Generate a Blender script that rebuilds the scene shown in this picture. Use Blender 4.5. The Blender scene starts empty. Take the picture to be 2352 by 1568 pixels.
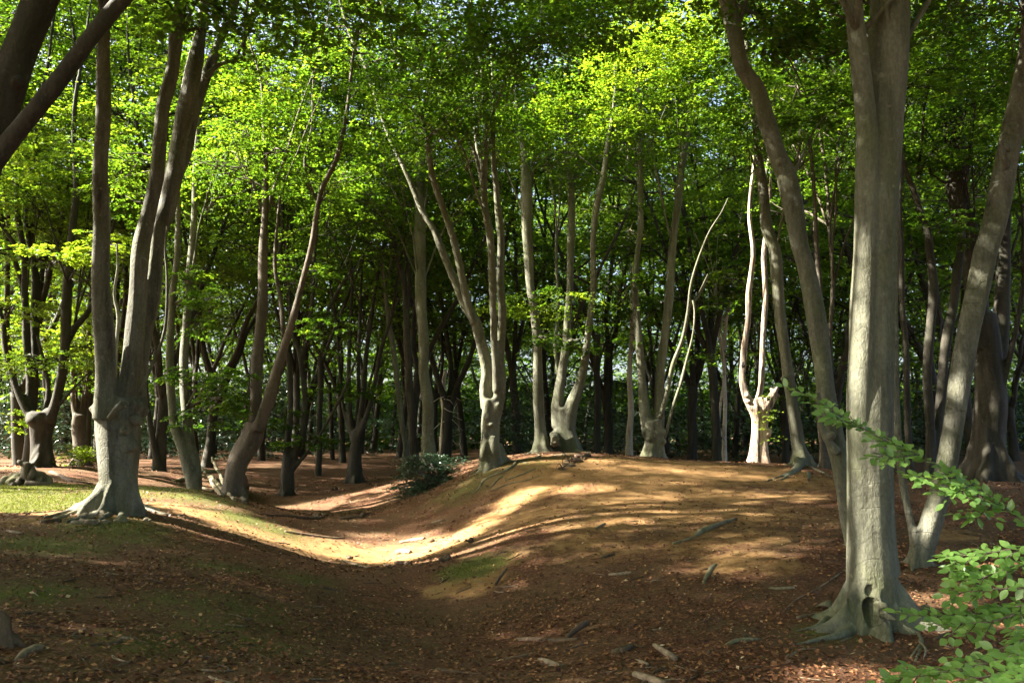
import bpy, math, random
import numpy as np
from mathutils import Vector, Matrix, Euler
rng = np.random.default_rng(11)
random.seed(5)
SC = bpy.context.scene
COL = SC.collection
R = math.radians

# ------------------------------------------------------------------ camera
F = 1846.0                      # focal length in pixels of a 2352 x 1568 frame
PITCH = math.atan(216 / F)
CZ = 1.75
cam = bpy.data.cameras.new('camera')
cam.sensor_width = 36.0
cam.lens = F / 2352 * 36.0
cam.clip_start = 0.1
cam.clip_end = 1500
co = bpy.data.objects.new('camera', cam)
co.location = (0, 0, CZ)
co.rotation_euler = (math.pi / 2 + PITCH, 0, 0)
COL.objects.link(co)
SC.camera = co

# ------------------------------------------------------------------ light
SUN_EL, SUN_A = R(38), R(0)
U = np.array([-math.cos(SUN_EL) * math.cos(SUN_A), -math.cos(SUN_EL) * math.sin(SUN_A), math.sin(SUN_EL)])   # towards the sun
W = bpy.data.worlds.new('World')
SC.world = W
W.use_nodes = True
nt = W.node_tree
sky = nt.nodes.new('ShaderNodeTexSky')
sky.sky_type = 'NISHITA'
sky.sun_disc = False
sky.sun_elevation = SUN_EL
sky.sun_rotation = math.atan2(U[0], U[1])
sky.air_density = 0.8
sky.dust_density = 6.0
sky.ozone_density = 1.0
nt.nodes['Background'].inputs['Strength'].default_value = 0.06
nt.links.new(sky.outputs[0], nt.nodes['Background'].inputs['Color'])
sl = bpy.data.lights.new('sun', 'SUN')
sl.energy = 5.0
sl.angle = R(0.8)
sl.color = (1.0, 0.93, 0.80)
so = bpy.data.objects.new('sun', sl)
so.rotation_euler = Vector(U).to_track_quat('Z', 'Y').to_euler()
so.location = (-30, 0, 40)
COL.objects.link(so)
SC.view_settings.view_transform = 'Standard'
SC.view_settings.look = 'None'
SC.view_settings.exposure = 3.5
SC.view_settings.gamma = 1.0
SC.render.engine = 'CYCLES'
SC.cycles.max_bounces = 8
SC.cycles.diffuse_bounces = 4
SC.cycles.transmission_bounces = 6
SC.cycles.glossy_bounces = 2
SC.cycles.use_denoising = True
SC.cycles.sample_clamp_indirect = 8.0

# ------------------------------------------------------------------ pixel <-> world
cp, sp_ = math.cos(PITCH), math.sin(PITCH)
def ray(px, py):
    a, b = (px - 1176) / F, -(py - 784) / F
    return np.array([a, cp - b * sp_, sp_ + b * cp])
def P(px, py, Y):
    d = ray(px, py)
    s = Y / d[1]
    return np.array([d[0] * s, Y, CZ + d[2] * s])
def rad(w, px, py, Y):
    return 0.5 * w * (Y / ray(px, py)[1]) / F

# ------------------------------------------------------------------ terrain height (thin plate through surveyed points)
CTRL = [(0,1568,4.9),(500,1568,5.3),(1000,1568,6.4),(1500,1568,5.9),(2000,1568,5.8),(2352,1568,5.7),
 (0,1400,7.0),(0,1250,10.2),(0,1140,16.5),(270,1172,13.3),(150,1165,14.8),(330,1118,18.2),(150,1110,19),(0,1098,20.5),
 (420,1126,17.6),(500,1158,16.2),(560,1188,15.2),(640,1222,14.7),(700,1262,14.1),(800,1292,13.9),
 (300,1300,9.4),(500,1300,10),(500,1420,7.6),(700,1400,8.8),(250,1450,6.6),
 (900,1292,14.2),(950,1235,16.0),(800,1182,19.8),(720,1132,25.5),(600,1112,28),(860,1082,32),(700,1062,42),(960,1128,21),
 (1000,1410,10.3),(1100,1490,8.3),(800,1480,8.0),
 (455,1165,21),(530,1150,20),(380,1085,26),
 (1050,1062,23),(1130,1066,19.5),(1000,1160,17.6),(1065,1100,19.5),(1250,1036,21),(1400,1043,21),(1500,1051,20.7),(1745,1068,20),(1850,1076,19.4),
 (2100,1096,18.6),(2352,1112,17.6),(1230,1117,17),(1100,1203,14.8),(1300,1200,13),(1500,1150,15),(1700,1150,14.6),(1500,1250,11.6),
 (1700,1250,11),(1900,1200,12),(2100,1200,11.8),(1300,1300,10.9),(1700,1350,8.9),(2000,1450,7.5),(2200,1350,8.7),(2352,1250,10.4),(1400,1450,7.8)]
cpts = [P(*c) for c in CTRL]
cpts += [np.array(p) for p in [(0,1,.05),(-3,1,.2),(4,1,.1),(0,-6,.2),(-8,-5,.3),(10,-5,.3),(-8,4,.3),(9,5,.1),
   (4,26,.55),(10,26,.35),(2,32,.35),(12,32,.2),(-16,30,.6),(-12,40,.55),(0,50,.5),(16,45,.45),(-25,50,.5),(-22,20,.7),(-20,8,.6),(18,12,.7),(20,25,.5),(26,40,.5)]]
cpts = np.array(cpts)
def tps(r2):
    return 0.5 * r2 * np.log(np.maximum(r2, 1e-9))
def _fit():
    X = cpts[:, :2] / 10
    n = len(X)
    K = tps(((X[:, None] - X[None]) ** 2).sum(-1)) + np.eye(n) * 0.002
    Q = np.c_[np.ones(n), X]
    A = np.block([[K, Q], [Q.T, np.zeros((3, 3))]])
    return np.linalg.solve(A, np.r_[cpts[:, 2], np.zeros(3)])
WT = _fit()
_nz = [(rng.uniform(.5, 9), rng.uniform(0, 6.28), rng.uniform(0, 6.28)) for _ in range(26)]
def gz(x, y):
    x = np.asarray(x, float); y = np.asarray(y, float)
    sh = np.broadcast(x, y).shape
    xf = np.broadcast_to(x, sh).ravel(); yf = np.broadcast_to(y, sh).ravel()
    out = np.empty(len(xf))
    X = cpts[:, :2] / 10
    for i in range(0, len(xf), 40000):
        q = np.c_[xf[i:i+40000], yf[i:i+40000]] / 10
        r2 = ((q[:, None] - X[None]) ** 2).sum(-1)
        out[i:i+40000] = tps(r2) @ WT[:len(X)] + WT[-3] + q @ WT[-2:]
    dist = np.maximum(np.maximum(np.abs(xf) - 17, yf - 36), -yf - 4)
    t = np.clip(dist / 12, 0, 1); t = t * t * (3 - 2 * t)
    out = np.clip(out, -2, 3) * (1 - t) + 0.55 * t
    n = np.zeros(len(xf))
    for f, a, ph in _nz:
        n += np.sin(f * (xf * math.cos(a) + yf * math.sin(a)) + ph) * 0.010 / f ** .8
    return (out + n).reshape(sh)
def G(px, py, ymax=60.0):
    d = ray(px, py)
    ys = np.r_[np.arange(3.5, 30, .05), np.arange(30, ymax, .25)]
    s = ys / d[1]
    z = CZ + d[2] * s
    g = gz(d[0] * s, ys)
    k = np.nonzero(z <= g)[0]
    k = k[0] if len(k) else len(ys) - 1
    return np.array([d[0] * s[k], ys[k], g[k]])

# ------------------------------------------------------------------ materials
def mat(name):
    m = bpy.data.materials.new(name)
    m.use_nodes = True
    n = m.node_tree
    b = n.nodes['Principled BSDF']
    return m, n, b
def node(n, t, **kw):
    x = n.nodes.new(t)
    for k, v in kw.items():
        if k in x.inputs: x.inputs[k].default_value = v
        else: setattr(x, k, v)
    return x
def ramp(n, src, stops):
    r = n.nodes.new('ShaderNodeValToRGB')
    e = r.color_ramp.elements
    while len(e) < len(stops): e.new(0.5)
    for q, (p, c) in zip(e, stops):
        q.position = p
        q.color = (*c, 1) if len(c) == 3 else c
    n.links.new(src, r.inputs[0])
    return r
def mix(n, fac, a, b, mode='MIX'):
    m = n.nodes.new('ShaderNodeMix')
    m.data_type = 'RGBA'; m.blend_type = mode
    for s, v in ((0, fac), (6, a), (7, b)):
        if isinstance(v, (float, int)): m.inputs[s].default_value = v
        elif isinstance(v, tuple): m.inputs[s].default_value = (*v, 1)
        else: n.links.new(v, m.inputs[s])
    return m.outputs[2]
def noise(n, scale, detail=6, rough=.6, co=None, st=None, loc=(0,0,0)):
    t = n.nodes.new('ShaderNodeTexCoord')
    mp = n.nodes.new('ShaderNodeMapping')
    mp.inputs['Scale'].default_value = st or (1, 1, 1)
    mp.inputs['Location'].default_value = loc
    n.links.new(t.outputs['Object'], mp.inputs[0])
    x = n.nodes.new('ShaderNodeTexNoise')
    x.inputs['Scale'].default_value = scale
    x.inputs['Detail'].default_value = detail
    x.inputs['Roughness'].default_value = rough
    n.links.new(mp.outputs[0], x.inputs['Vector'])
    return x.outputs['Fac']
BW = ((0, 0, 0), (1, 1, 1))
def bark(name, light, mid, dark, green, gamount=.5, ring=.6, bump=.35):
    m, n, b = mat(name)
    streak = noise(n, 5, 7, .65, st=(1, 1, .16))
    c = ramp(n, streak, [(.30, dark), (.46, mid), (.66, light)]).outputs[0]
    blot = noise(n, 2.2, 5, .6, st=(1, 1, .55), loc=(7, 3, 1))
    g = ramp(n, blot, [(.44, (0, 0, 0)), (.62, (gamount,) * 3)]).outputs[0]
    c = mix(n, g, c, green)
    fine = noise(n, 38, 4, .7, st=(1, 1, .5))
    c = mix(n, .55, c, ramp(n, fine, [(.3, (.45, .45, .45)), (.65, (1.25, 1.25, 1.25))]).outputs[0], 'MULTIPLY')
    # horizontal wrinkles of beech bark
    t = n.nodes.new('ShaderNodeTexCoord')
    w = node(n, 'ShaderNodeTexWave', bands_direction='Z')
    w.inputs['Scale'].default_value = 1.7; w.inputs['Distortion'].default_value = 14
    w.inputs['Detail'].default_value = 3; w.inputs['Detail Scale'].default_value = .8
    n.links.new(t.outputs['Object'], w.inputs[0])
    wr = ramp(n, w.outputs['Fac'], [(.0, (ring * .8,) * 3), (.03, (0, 0, 0))]).outputs[0]
    msk = ramp(n, noise(n, 1.7, 3, .5, loc=(1, 9, 4)), [(.52, (0, 0, 0)), (.6, (1, 1, 1))]).outputs[0]
    wr = mix(n, 1.0, wr, msk, 'MULTIPLY')
    c = mix(n, wr, c, tuple(x * .5 for x in dark))
    li = ramp(n, noise(n, 13, 5, .55, st=(1, 1, .8), loc=(4, 8, 2)), [(.61, (0, 0, 0)), (.70, (.4, .4, .4))]).outputs[0]
    c = mix(n, li, c, tuple(min(.5, x * 1.45 + .02) for x in light))
    dk = ramp(n, noise(n, 9, 6, .7, st=(1, 1, .6), loc=(2, 5, 8)), [(.28, (.6, .6, .6)), (.38, (0, 0, 0))]).outputs[0]
    c = mix(n, dk, c, tuple(x * .8 for x in dark))
    n.links.new(c, b.inputs['Base Color'])
    b.inputs['Roughness'].default_value = .82
    b.inputs['Specular IOR Level'].default_value = .25
    h = mix(n, .5, streak, fine)
    h = mix(n, wr, h, (0., 0., 0.))
    bp = node(n, 'ShaderNodeBump'); bp.inputs['Strength'].default_value = bump; bp.inputs['Distance'].default_value = .05
    n.links.new(h, bp.inputs['Height'])
    n.links.new(bp.outputs[0], b.inputs['Normal'])
    return m
M = {}
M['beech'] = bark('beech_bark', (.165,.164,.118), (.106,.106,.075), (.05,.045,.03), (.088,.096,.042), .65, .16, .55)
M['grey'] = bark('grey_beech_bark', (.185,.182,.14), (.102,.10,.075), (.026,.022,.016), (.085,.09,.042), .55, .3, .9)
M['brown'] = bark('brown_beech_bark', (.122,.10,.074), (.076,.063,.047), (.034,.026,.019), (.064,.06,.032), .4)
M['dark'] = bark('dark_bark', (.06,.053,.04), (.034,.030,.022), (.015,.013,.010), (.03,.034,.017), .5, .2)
M['root'] = bark('root_bark', (.27,.23,.16), (.17,.14,.09), (.07,.055,.035), (.12,.13,.05), .6, .1, .6)
M['stick'] = bark('weathered_wood', (.30,.235,.16), (.18,.135,.09), (.07,.05,.032), (.11,.09,.05), .35, .1, .6)
M['darkstick'] = bark('rotten_wood', (.14,.09,.06), (.085,.052,.034), (.035,.022,.015), (.07,.07,.03), .35, .1, .7)
M['pale'] = bark('birch_bark', (.62,.56,.46), (.5,.43,.34), (.2,.16,.12), (.45,.40,.28), .3, .7)
M['pit'], _n, _b = mat('dark_rotten_hollow'); _b.inputs['Base Color'].default_value = (.012, .009, .007, 1); _b.inputs['Roughness'].default_value = 1
def deadwood():
    m, n, b = mat('bare_dead_wood')
    s = noise(n, 11, 8, .7, st=(1, 1, .07))
    c = ramp(n, s, [(.38, (.05, .034, .025)), (.45, (.20, .15, .105)), (.55, (.38, .305, .22)), (.75, (.48, .40, .31))]).outputs[0]
    c = mix(n, ramp(n, noise(n, 1.6, 4), [(.5, (0, 0, 0)), (.66, (.6, .6, .6))]).outputs[0], c, (.22, .13, .075))
    n.links.new(c, b.inputs['Base Color'])
    b.inputs['Roughness'].default_value = .75
    bp = node(n, 'ShaderNodeBump'); bp.inputs['Strength'].default_value = .9; bp.inputs['Distance'].default_value = .08
    n.links.new(s, bp.inputs['Height']); n.links.new(bp.outputs[0], b.inputs['Normal'])
    return m
M['dead'] = deadwood()
def leafmat(name, stops, tstops, trans=.5, rough=.45, spec=.35):
    m, n, b = mat(name)
    at = node(n, 'ShaderNodeAttribute', attribute_name='tint')
    c = ramp(n, at.outputs['Fac'], stops).outputs[0]
    tc = ramp(n, at.outputs['Fac'], tstops).outputs[0]
    n.links.new(c, b.inputs['Base Color'])
    b.inputs['Roughness'].default_value = rough
    b.inputs['Specular IOR Level'].default_value = spec
    tr = n.nodes.new('ShaderNodeBsdfTranslucent')
    n.links.new(tc, tr.inputs['Color'])
    mx = n.nodes.new('ShaderNodeMixShader')
    mx.inputs[0].default_value = trans
    n.links.new(b.outputs[0], mx.inputs[1]); n.links.new(tr.outputs[0], mx.inputs[2])
    n.links.new(mx.outputs[0], n.nodes['Material Output'].inputs['Surface'])
    return m
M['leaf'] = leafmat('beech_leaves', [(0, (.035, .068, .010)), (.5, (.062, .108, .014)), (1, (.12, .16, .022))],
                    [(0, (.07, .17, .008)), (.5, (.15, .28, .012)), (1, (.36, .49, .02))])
M['nearleaf'] = leafmat('beech_spray_leaves', [(0, (.085, .18, .04)), (1, (.18, .30, .075))], [(0, (.20, .40, .06)), (1, (.40, .60, .10))], .42, .32, .6)
M['holly'] = leafmat('holly_leaves', [(0, (.018, .04, .022)), (1, (.045, .085, .045))], [(0, (.02, .05, .01)), (1, (.04, .08, .02))], .1, .3, .5)
M['litter'] = leafmat('fallen_leaves', [(0, (.035, .018, .011)), (.3, (.10, .043, .022)), (.6, (.22, .095, .041)), (.88, (.38, .20, .09)), (1, (.52, .38, .23))],
                      [(0, (.05, .02, .01)), (1, (.25, .12, .04))], .12, .6, .3)
M['mossleaf'] = leafmat('moss_tufts', [(0, (.04, .05, .010)), (1, (.15, .16, .03))], [(0, (.08, .11, .01)), (1, (.2, .23, .02))], .3, .8, .1)

# ------------------------------------------------------------------ mesh building
class MB:
    def __init__(s): s.v = []; s.q = []; s.t = []; s.n = 0; s.tint = []
    def add(s, v, q=None, t=None):
        if q is not None and len(q): s.q.append(np.asarray(q, np.int32) + s.n)
        if t is not None and len(t): s.t.append(np.asarray(t, np.int32) + s.n)
        s.v.append(np.asarray(v, float)); s.n += len(v)
    def mesh(s, name, base=(0, 0, 0), tint=None, smooth=True):
        me = bpy.data.meshes.new(name)
        v = np.concatenate(s.v) - np.asarray(base)
        q = np.concatenate(s.q) if s.q else np.zeros((0, 4), np.int32)
        t = np.concatenate(s.t) if s.t else np.zeros((0, 3), np.int32)
        me.vertices.add(len(v)); me.vertices.foreach_set('co', v.astype(np.float32).ravel())
        lt = np.r_[q.ravel(), t.ravel()]
        me.loops.add(len(lt)); me.loops.foreach_set('vertex_index', lt.astype(np.int32))
        tot = np.r_[np.full(len(q), 4), np.full(len(t), 3)].astype(np.int32)
        me.polygons.add(len(tot))
        me.polygons.foreach_set('loop_start', np.r_[0, np.cumsum(tot)[:-1]].astype(np.int32))
        me.polygons.foreach_set('use_smooth', np.full(len(tot), smooth))
        me.update(calc_edges=True)
        if tint is not None:
            a = me.attributes.new('tint', 'FLOAT', 'FACE')
            a.data.foreach_set('value', np.asarray(tint, np.float32))
        return me
def link(name, me, m=None, parent=None, loc=(0, 0, 0)):
    o = bpy.data.objects.new(name, me)
    if m is not None: me.materials.append(m)
    o.location = loc
    o.parent = parent
    COL.objects.link(o)
    return o
def tag(o, label=None, cat=None, group=None, kind=None):
    if label: o['label'] = label
    if cat: o['category'] = cat
    if group: o['group'] = group
    if kind: o['kind'] = kind
    return o
def empty(name, loc, label, cat, group=None):
    o = bpy.data.objects.new(name, None)
    o.empty_display_size = .3
    o.location = loc
    COL.objects.link(o)
    return tag(o, label, cat, group)
def unit(a):
    return a / np.maximum(np.linalg.norm(a, axis=-1, keepdims=True), 1e-9)
def spline(p, step):
    p = np.asarray(p, float)
    if len(p) < 2: return p
    e = np.vstack([2 * p[0] - p[1], p, 2 * p[-1] - p[-2]])
    out = []
    for i in range(1, len(e) - 2):
        a, b, c, d = e[i-1:i+3]
        n = max(1, int(np.linalg.norm((c - b)[:3]) / step))
        t = (np.arange(n) / n)[:, None]
        out.append(.5 * ((2*b) + (-a + c)*t + (2*a - 5*b + 4*c - d)*t**2 + (-a + 3*b - 3*c + d)*t**3))
    out.append(p[-1:])
    return np.vstack(out)
def sweep(mb, pts, rads, sides=12, step=.12, lump=.06, wob=.12, flute=None, tip=True):
    """a tapering tube along pts; lump = uneven section, wob = sideways wander in radii"""
    pr = spline(np.c_[np.asarray(pts, float), np.asarray(rads, float)], step)
    c, r = pr[:, :3].copy(), np.maximum(pr[:, 3], .002)
    n = len(c)
    s = np.r_[0, np.cumsum(np.linalg.norm(np.diff(c, axis=0), axis=1))]
    if wob:
        for ax in range(3):
            f = rng.uniform(1.2, 3.5)
            c[:, ax] += np.sin(s * f + rng.uniform(0, 6.28)) * r * wob * (.3 if ax == 2 else 1)
    t = unit(np.gradient(c, axis=0)) if n > 1 else np.array([[0, 0, 1.]])
    u0 = np.array([0, 1., 0]) if abs(t[0][1]) < .8 else np.array([1., 0, 0])
    us = []
    u = u0
    for i in range(n):
        u = u - t[i] * np.dot(u, t[i]); u = u / np.linalg.norm(u); us.append(u)
    us = np.array(us); ws = np.cross(t, us)
    th = np.arange(sides) / sides * 2 * math.pi
    k = np.ones((n, sides))
    for f in (2, 3, 4, 5, 7):
        k += lump * rng.uniform(.3, 1) * 2.2 / f * np.sin(f * th[None] + rng.uniform(0, 6.28) + (s * rng.uniform(-.9, .9))[:, None])
    k += lump * .5 * np.sin(s * rng.uniform(3, 6) + rng.uniform(0, 6))[:, None]
    if flute:
        nf, amp = flute
        k += amp * np.sin(nf * th[None] + .6 * np.sin(s * 1.1)[:, None]) + amp * .6 * np.sin((nf * 2 + 1) * th[None] + 1 + .4 * s[:, None])
    rr = r[:, None] * k
    v = c[:, None] + us[:, None] * (np.cos(th)[None, :, None] * rr[..., None]) + ws[:, None] * (np.sin(th)[None, :, None] * rr[..., None])
    v = v.reshape(-1, 3)
    i, j = np.meshgrid(np.arange(n - 1), np.arange(sides), indexing='ij')
    a = i * sides + j; b = i * sides + (j + 1) % sides
    q = np.stack([a, b, b + sides, a + sides], -1).reshape(-1, 4)
    v = np.vstack([v, c[0], c[-1]])
    jj = np.arange(sides)
    t0 = np.stack([np.full(sides, n * sides), (jj + 1) % sides, jj], -1)
    o = (n - 1) * sides
    t1 = np.stack([np.full(sides, n * sides + 1), o + jj, o + (jj + 1) % sides], -1)
    mb.add(v, q, np.vstack([t0, t1]))
def ball(mb, c, r, sq=(1, 1, 1), lump=.18, n=12):
    th = np.linspace(0, math.pi, n); ph = np.arange(2 * n) / (2 * n) * 2 * math.pi
    T, H = np.meshgrid(th, ph, indexing='ij')
    d = np.stack([np.sin(T) * np.cos(H), np.sin(T) * np.sin(H), np.cos(T)], -1)
    k = np.ones(T.shape)
    for _ in range(5):
        ax = unit(rng.normal(size=3)) * rng.uniform(2, 6)
        k += lump * .6 * np.sin(d @ ax + rng.uniform(0, 6.28))
    v = (c + d * k[..., None] * r * np.array(sq)).reshape(-1, 3)
    m = 2 * n
    i, j = np.meshgrid(np.arange(n - 1), np.arange(m), indexing='ij')
    a = i * m + j; b = i * m + (j + 1) % m
    mb.add(v, np.stack([b, a, a + m, b + m], -1).reshape(-1, 4))
def fuse(mb, voxel, base, smooth=4):
    """voxel union of overlapping tubes into one organic surface"""
    me = mb.mesh('raw', base)
    o = bpy.data.objects.new('raw', me); COL.objects.link(o)
    a = o.modifiers.new('r', 'REMESH'); a.mode = 'VOXEL'; a.voxel_size = voxel; a.use_smooth_shade = True
    b = o.modifiers.new('s', 'SMOOTH'); b.factor = .5; b.iterations = smooth
    dg = bpy.context.evaluated_depsgraph_get()
    dg.update()
    out = bpy.data.meshes.new_from_object(o.evaluated_get(dg))
    bpy.data.objects.remove(o); bpy.data.meshes.remove(me)
    nv = len(out.vertices); v = np.empty(nv * 3, np.float32); out.vertices.foreach_get('co', v)
    out.calc_loop_triangles()
    nt_ = len(out.loop_triangles); t = np.empty(nt_ * 3, np.int32); out.loop_triangles.foreach_get('vertices', t)
    bpy.data.meshes.remove(out)
    return v.reshape(-1, 3).astype(float) + np.asarray(base), t.reshape(-1, 3)

# ------------------------------------------------------------------ gaps in the canopy that let the sun down
BEAMS = []      # (target, radius, share of leaves kept, start distance)
def beam(p, r, keep=0.0, start=.4): BEAMS.append((np.asarray(p, float), r, keep, start))
for px, py, r in [(60,1165,.9),(160,1160,.9),(230,1172,.6),(30,1130,.8),(110,1140,.8),(200,1135,.7),(350,1140,.45),(420,1150,.45),(490,1177,.45),(560,1204,.42),
                  (620,1226,.42),(690,1250,.42),(760,1264,.45),(720,1240,.4),(800,1256,.4),(840,1270,.55),(920,1262,.6),(990,1256,.52),(880,1240,.3),(950,1236,.3),(1040,1240,.32),(1090,1212,.27),(1140,1180,.25),(1185,1150,.24),(1215,1128,.2),
                  (20,1075,.9),(160,1068,.8),(230,1072,.5),(350,1072,.3),(90,1082,.4)]:
    beam(G(px, py), r, .06 if px > 1060 else 0)
for px, py, r in [(1338,1122,.22),(2000,1562,.25),(2160,1380,.2),(680,1130,.2),(760,1100,.25)]:
    beam(G(px, py), r, .1)
for px, py, r, kp in [(1290,1055,.8,.72),(1350,1062,.8,.76),(1430,1066,.9,.76),(1520,1072,.9,.76),(1620,1078,.9,.76),(1720,1085,.9,.72),(1420,1120,.8,.76),(1560,1130,.9,.76),(1700,1140,.8,.72),(1300,1150,.7,.76),(1250,1200,.7,.82),(1400,1190,.8,.85),
                      (1550,1190,.8,.85),(1650,1170,.7,.72),(1180,1240,.6,.6),(1330,1250,.7,.8),(1500,1250,.7,.8),(1720,1240,.6,.75),(1690,1300,.5,.6),(1120,1320,.6,.6),(1850,1150,.6,.6)]:
    beam(G(px, py), r, kp)
for px, py, yy in [(2240,1120,4.33),(2285,1148,4.3),(2325,1185,4.27),(2345,1262,4.1),(2280,1290,4.15),(2330,1400,3.9),(2340,1520,3.4),(2230,1280,4.2)]:
    beam(P(px, py, yy), .09, .68, .25)
for py in range(380, 1080, 60): beam(P(1744, py, 20.7), .75, 0, .7)
for py in range(540, 1180, 60): beam(P(252, py, 13.3), .30, 0, .6)
for py in range(560, 1180, 60): beam(P(305, py, 13.3), .14, 0.1, .6)
for px, py in [(216,600),(214,540),(210,480),(209,420),(216,360),(222,300),(224,240),(222,160),(222,90),(300,640),(303,580),(316,530),(328,470),(346,410),(354,340),(357,280),(366,220),(382,150),(346,600),(350,540),(370,470),(384,420),(392,350),(402,280),(418,210)]:
    beam(P(px, py, 12.75 if px < 230 else 13.5), .13, .08 if py > 600 else (.45 if py > 420 else .75), .3)
for py in range(850, 1080, 60): beam(P(1120, py, 19.3), .35, .35, .5)
for py in range(560, 1340, 90): beam(P(1958, py, 7.6), .12, .15, .4)
for py in range(600, 1250, 90): beam(P(2190, py, 9.5), .08, .2, .4)
beam(P(1470, 140, 19), 2.0, .04, 1.1); beam(P(1580, 60, 19), 1.4, .05, 1.1); beam(P(1330, 220, 19), 1.1, .1, .8)
beam(P(1290, 690, 20.5), 1.1, .3, 1.1)
beam(P(110, 585, 22), 1.4, 0, .3); beam(P(430, 130, 21), 2.2, .05, 1); beam(P(560, 180, 21), 1.8, .08, 1); beam(P(640, 80, 20), 1.4, .1, 1); beam(P(800, 60, 20), 1.2, .15, 1); beam(P(960, 60, 19), 1.0, .2, 1); beam(P(260, 250, 22), 2.2, .05, 1)
beam(P(190, 1040, 24), .8, 0, .3)
BT = np.array([b[0] for b in BEAMS]); BR = np.array([b[1] for b in BEAMS]); BK = np.array([b[2] for b in BEAMS]); BS = np.array([b[3] for b in BEAMS])
def shaded(p):
    keep = np.ones(len(p), bool)
    for i in range(len(BT)):
        v = p - BT[i]
        s = v @ U
        d2 = (v * v).sum(1) - s * s
        hit = (s > BS[i]) & (d2 < (BR[i] + .1 + .004 * s) ** 2)
        if BK[i] > 0: hit &= rng.random(len(p)) > BK[i]
        keep &= ~hit
    return keep

# ------------------------------------------------------------------ foliage
def sprays(C, A, S, nl, ll, tilt=-.08, tint=.5, cull=True, spread=.42):
    """flat layered sprays of leaves: returns leaf quads and one tint per leaf"""
    C = np.asarray(C, float); n = len(C)
    A = np.broadcast_to(A, n); S = np.broadcast_to(S, n); tint = np.broadcast_to(tint, n)
    T = tilt + rng.normal(0, .11, n)
    d = np.stack([np.cos(A) * np.cos(T), np.sin(A) * np.cos(T), np.sin(T)], -1)
    sd = np.stack([-np.sin(A), np.cos(A), rng.normal(0, .12, n)], -1); sd = unit(sd)
    up = np.cross(d, sd)
    N = n * nl
    rep = lambda a: np.repeat(a, nl, axis=0)
    u = rng.random(N) ** .85; v = rng.uniform(-1, 1, N)
    S_, d_, s_, u_ = rep(S), rep(d), rep(sd), rep(up)
    Wd = spread * S_ * (1.05 - u * .75)
    k = lambda a: a[:, None]
    p = rep(C) + d_ * k(S_ * u) + s_ * k(Wd * v) + u_ * k(S_ * (rng.normal(0, .022, N) - .2 * v * v * Wd / S_ - .16 * u * u))
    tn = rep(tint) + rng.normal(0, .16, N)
    if cull:
        m = shaded(p)
        p, d_, s_, u_, v, tn = p[m], d_[m], s_[m], u_[m], v[m], tn[m]
        N = len(p)
    ld = unit(d_ * .75 + s_ * k(np.sign(v) * .75) + rng.normal(0, .3, (N, 3)))
    lu = unit(u_ + rng.normal(0, .32, (N, 3)))
    ls = unit(np.cross(lu, ld)); lu = np.cross(ld, ls)
    L = k(ll * rng.uniform(.7, 1.2, N))
    V = np.stack([p, p + ld * L * .48 + ls * L * .36 + lu * L * .07, p + ld * L - lu * L * .08, p + ld * L * .48 - ls * L * .36 + lu * L * .07], 1)
    return V.reshape(-1, 3), np.clip(tn, 0, 1)
CROWNS = []
class Crown:
    def __init__(s): s.v = []; s.t = []; s.tw = MB()
    def clump(s, c, r, n, ll, nl=44, src=None, tint=.45, flat=.55, size=None, twig=.022, rx=None):
        c = np.asarray(c, float)
        g = rng.normal(size=(n, 3)); g = unit(g) * (rng.random(n) ** .45)[:, None]
        off = g * (np.array(rx) if rx is not None else np.array([r, r, r * flat]))
        C = c + off
        A = np.arctan2(off[:, 1], off[:, 0]) + rng.normal(0, .9, n)
        sz = size or max(.6, min(1.3, r * .75))
        V, t = sprays(C, A, rng.uniform(.75, 1.25, n) * sz, nl, ll, tint=tint + rng.normal(0, .13, n))
        s.v.append(V); s.t.append(t)
        if src is not None and shaded(src + (c - src) * np.linspace(.1, 1, 7)[:, None]).all():
            m = (src + c) / 2 + np.array([0, 0, .12 * np.linalg.norm(c - src)])
            sweep(s.tw, [src, m, c], [twig * 1.6, twig * 1.1, twig * .6], 5, .35, .05, .8)
            for i in range(min(n, 8)):
                a = c + (src - c) * rng.uniform(0, .5)
                e = C[i]
                sweep(s.tw, [a, (a + e) / 2 + rng.normal(0, .06, 3), e], [twig * .7, twig * .5, .005], 4, .5, .05, .8)
    def build(s, parent, base, name='crown', m='leaf'):
        v = np.concatenate(s.v); t = np.concatenate(s.t)
        if not len(t): return
        mb = MB(); mb.add(v, np.arange(len(v)).reshape(-1, 4))
        return link(name, mb.mesh(name, base, t, False), M[m], parent)

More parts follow.
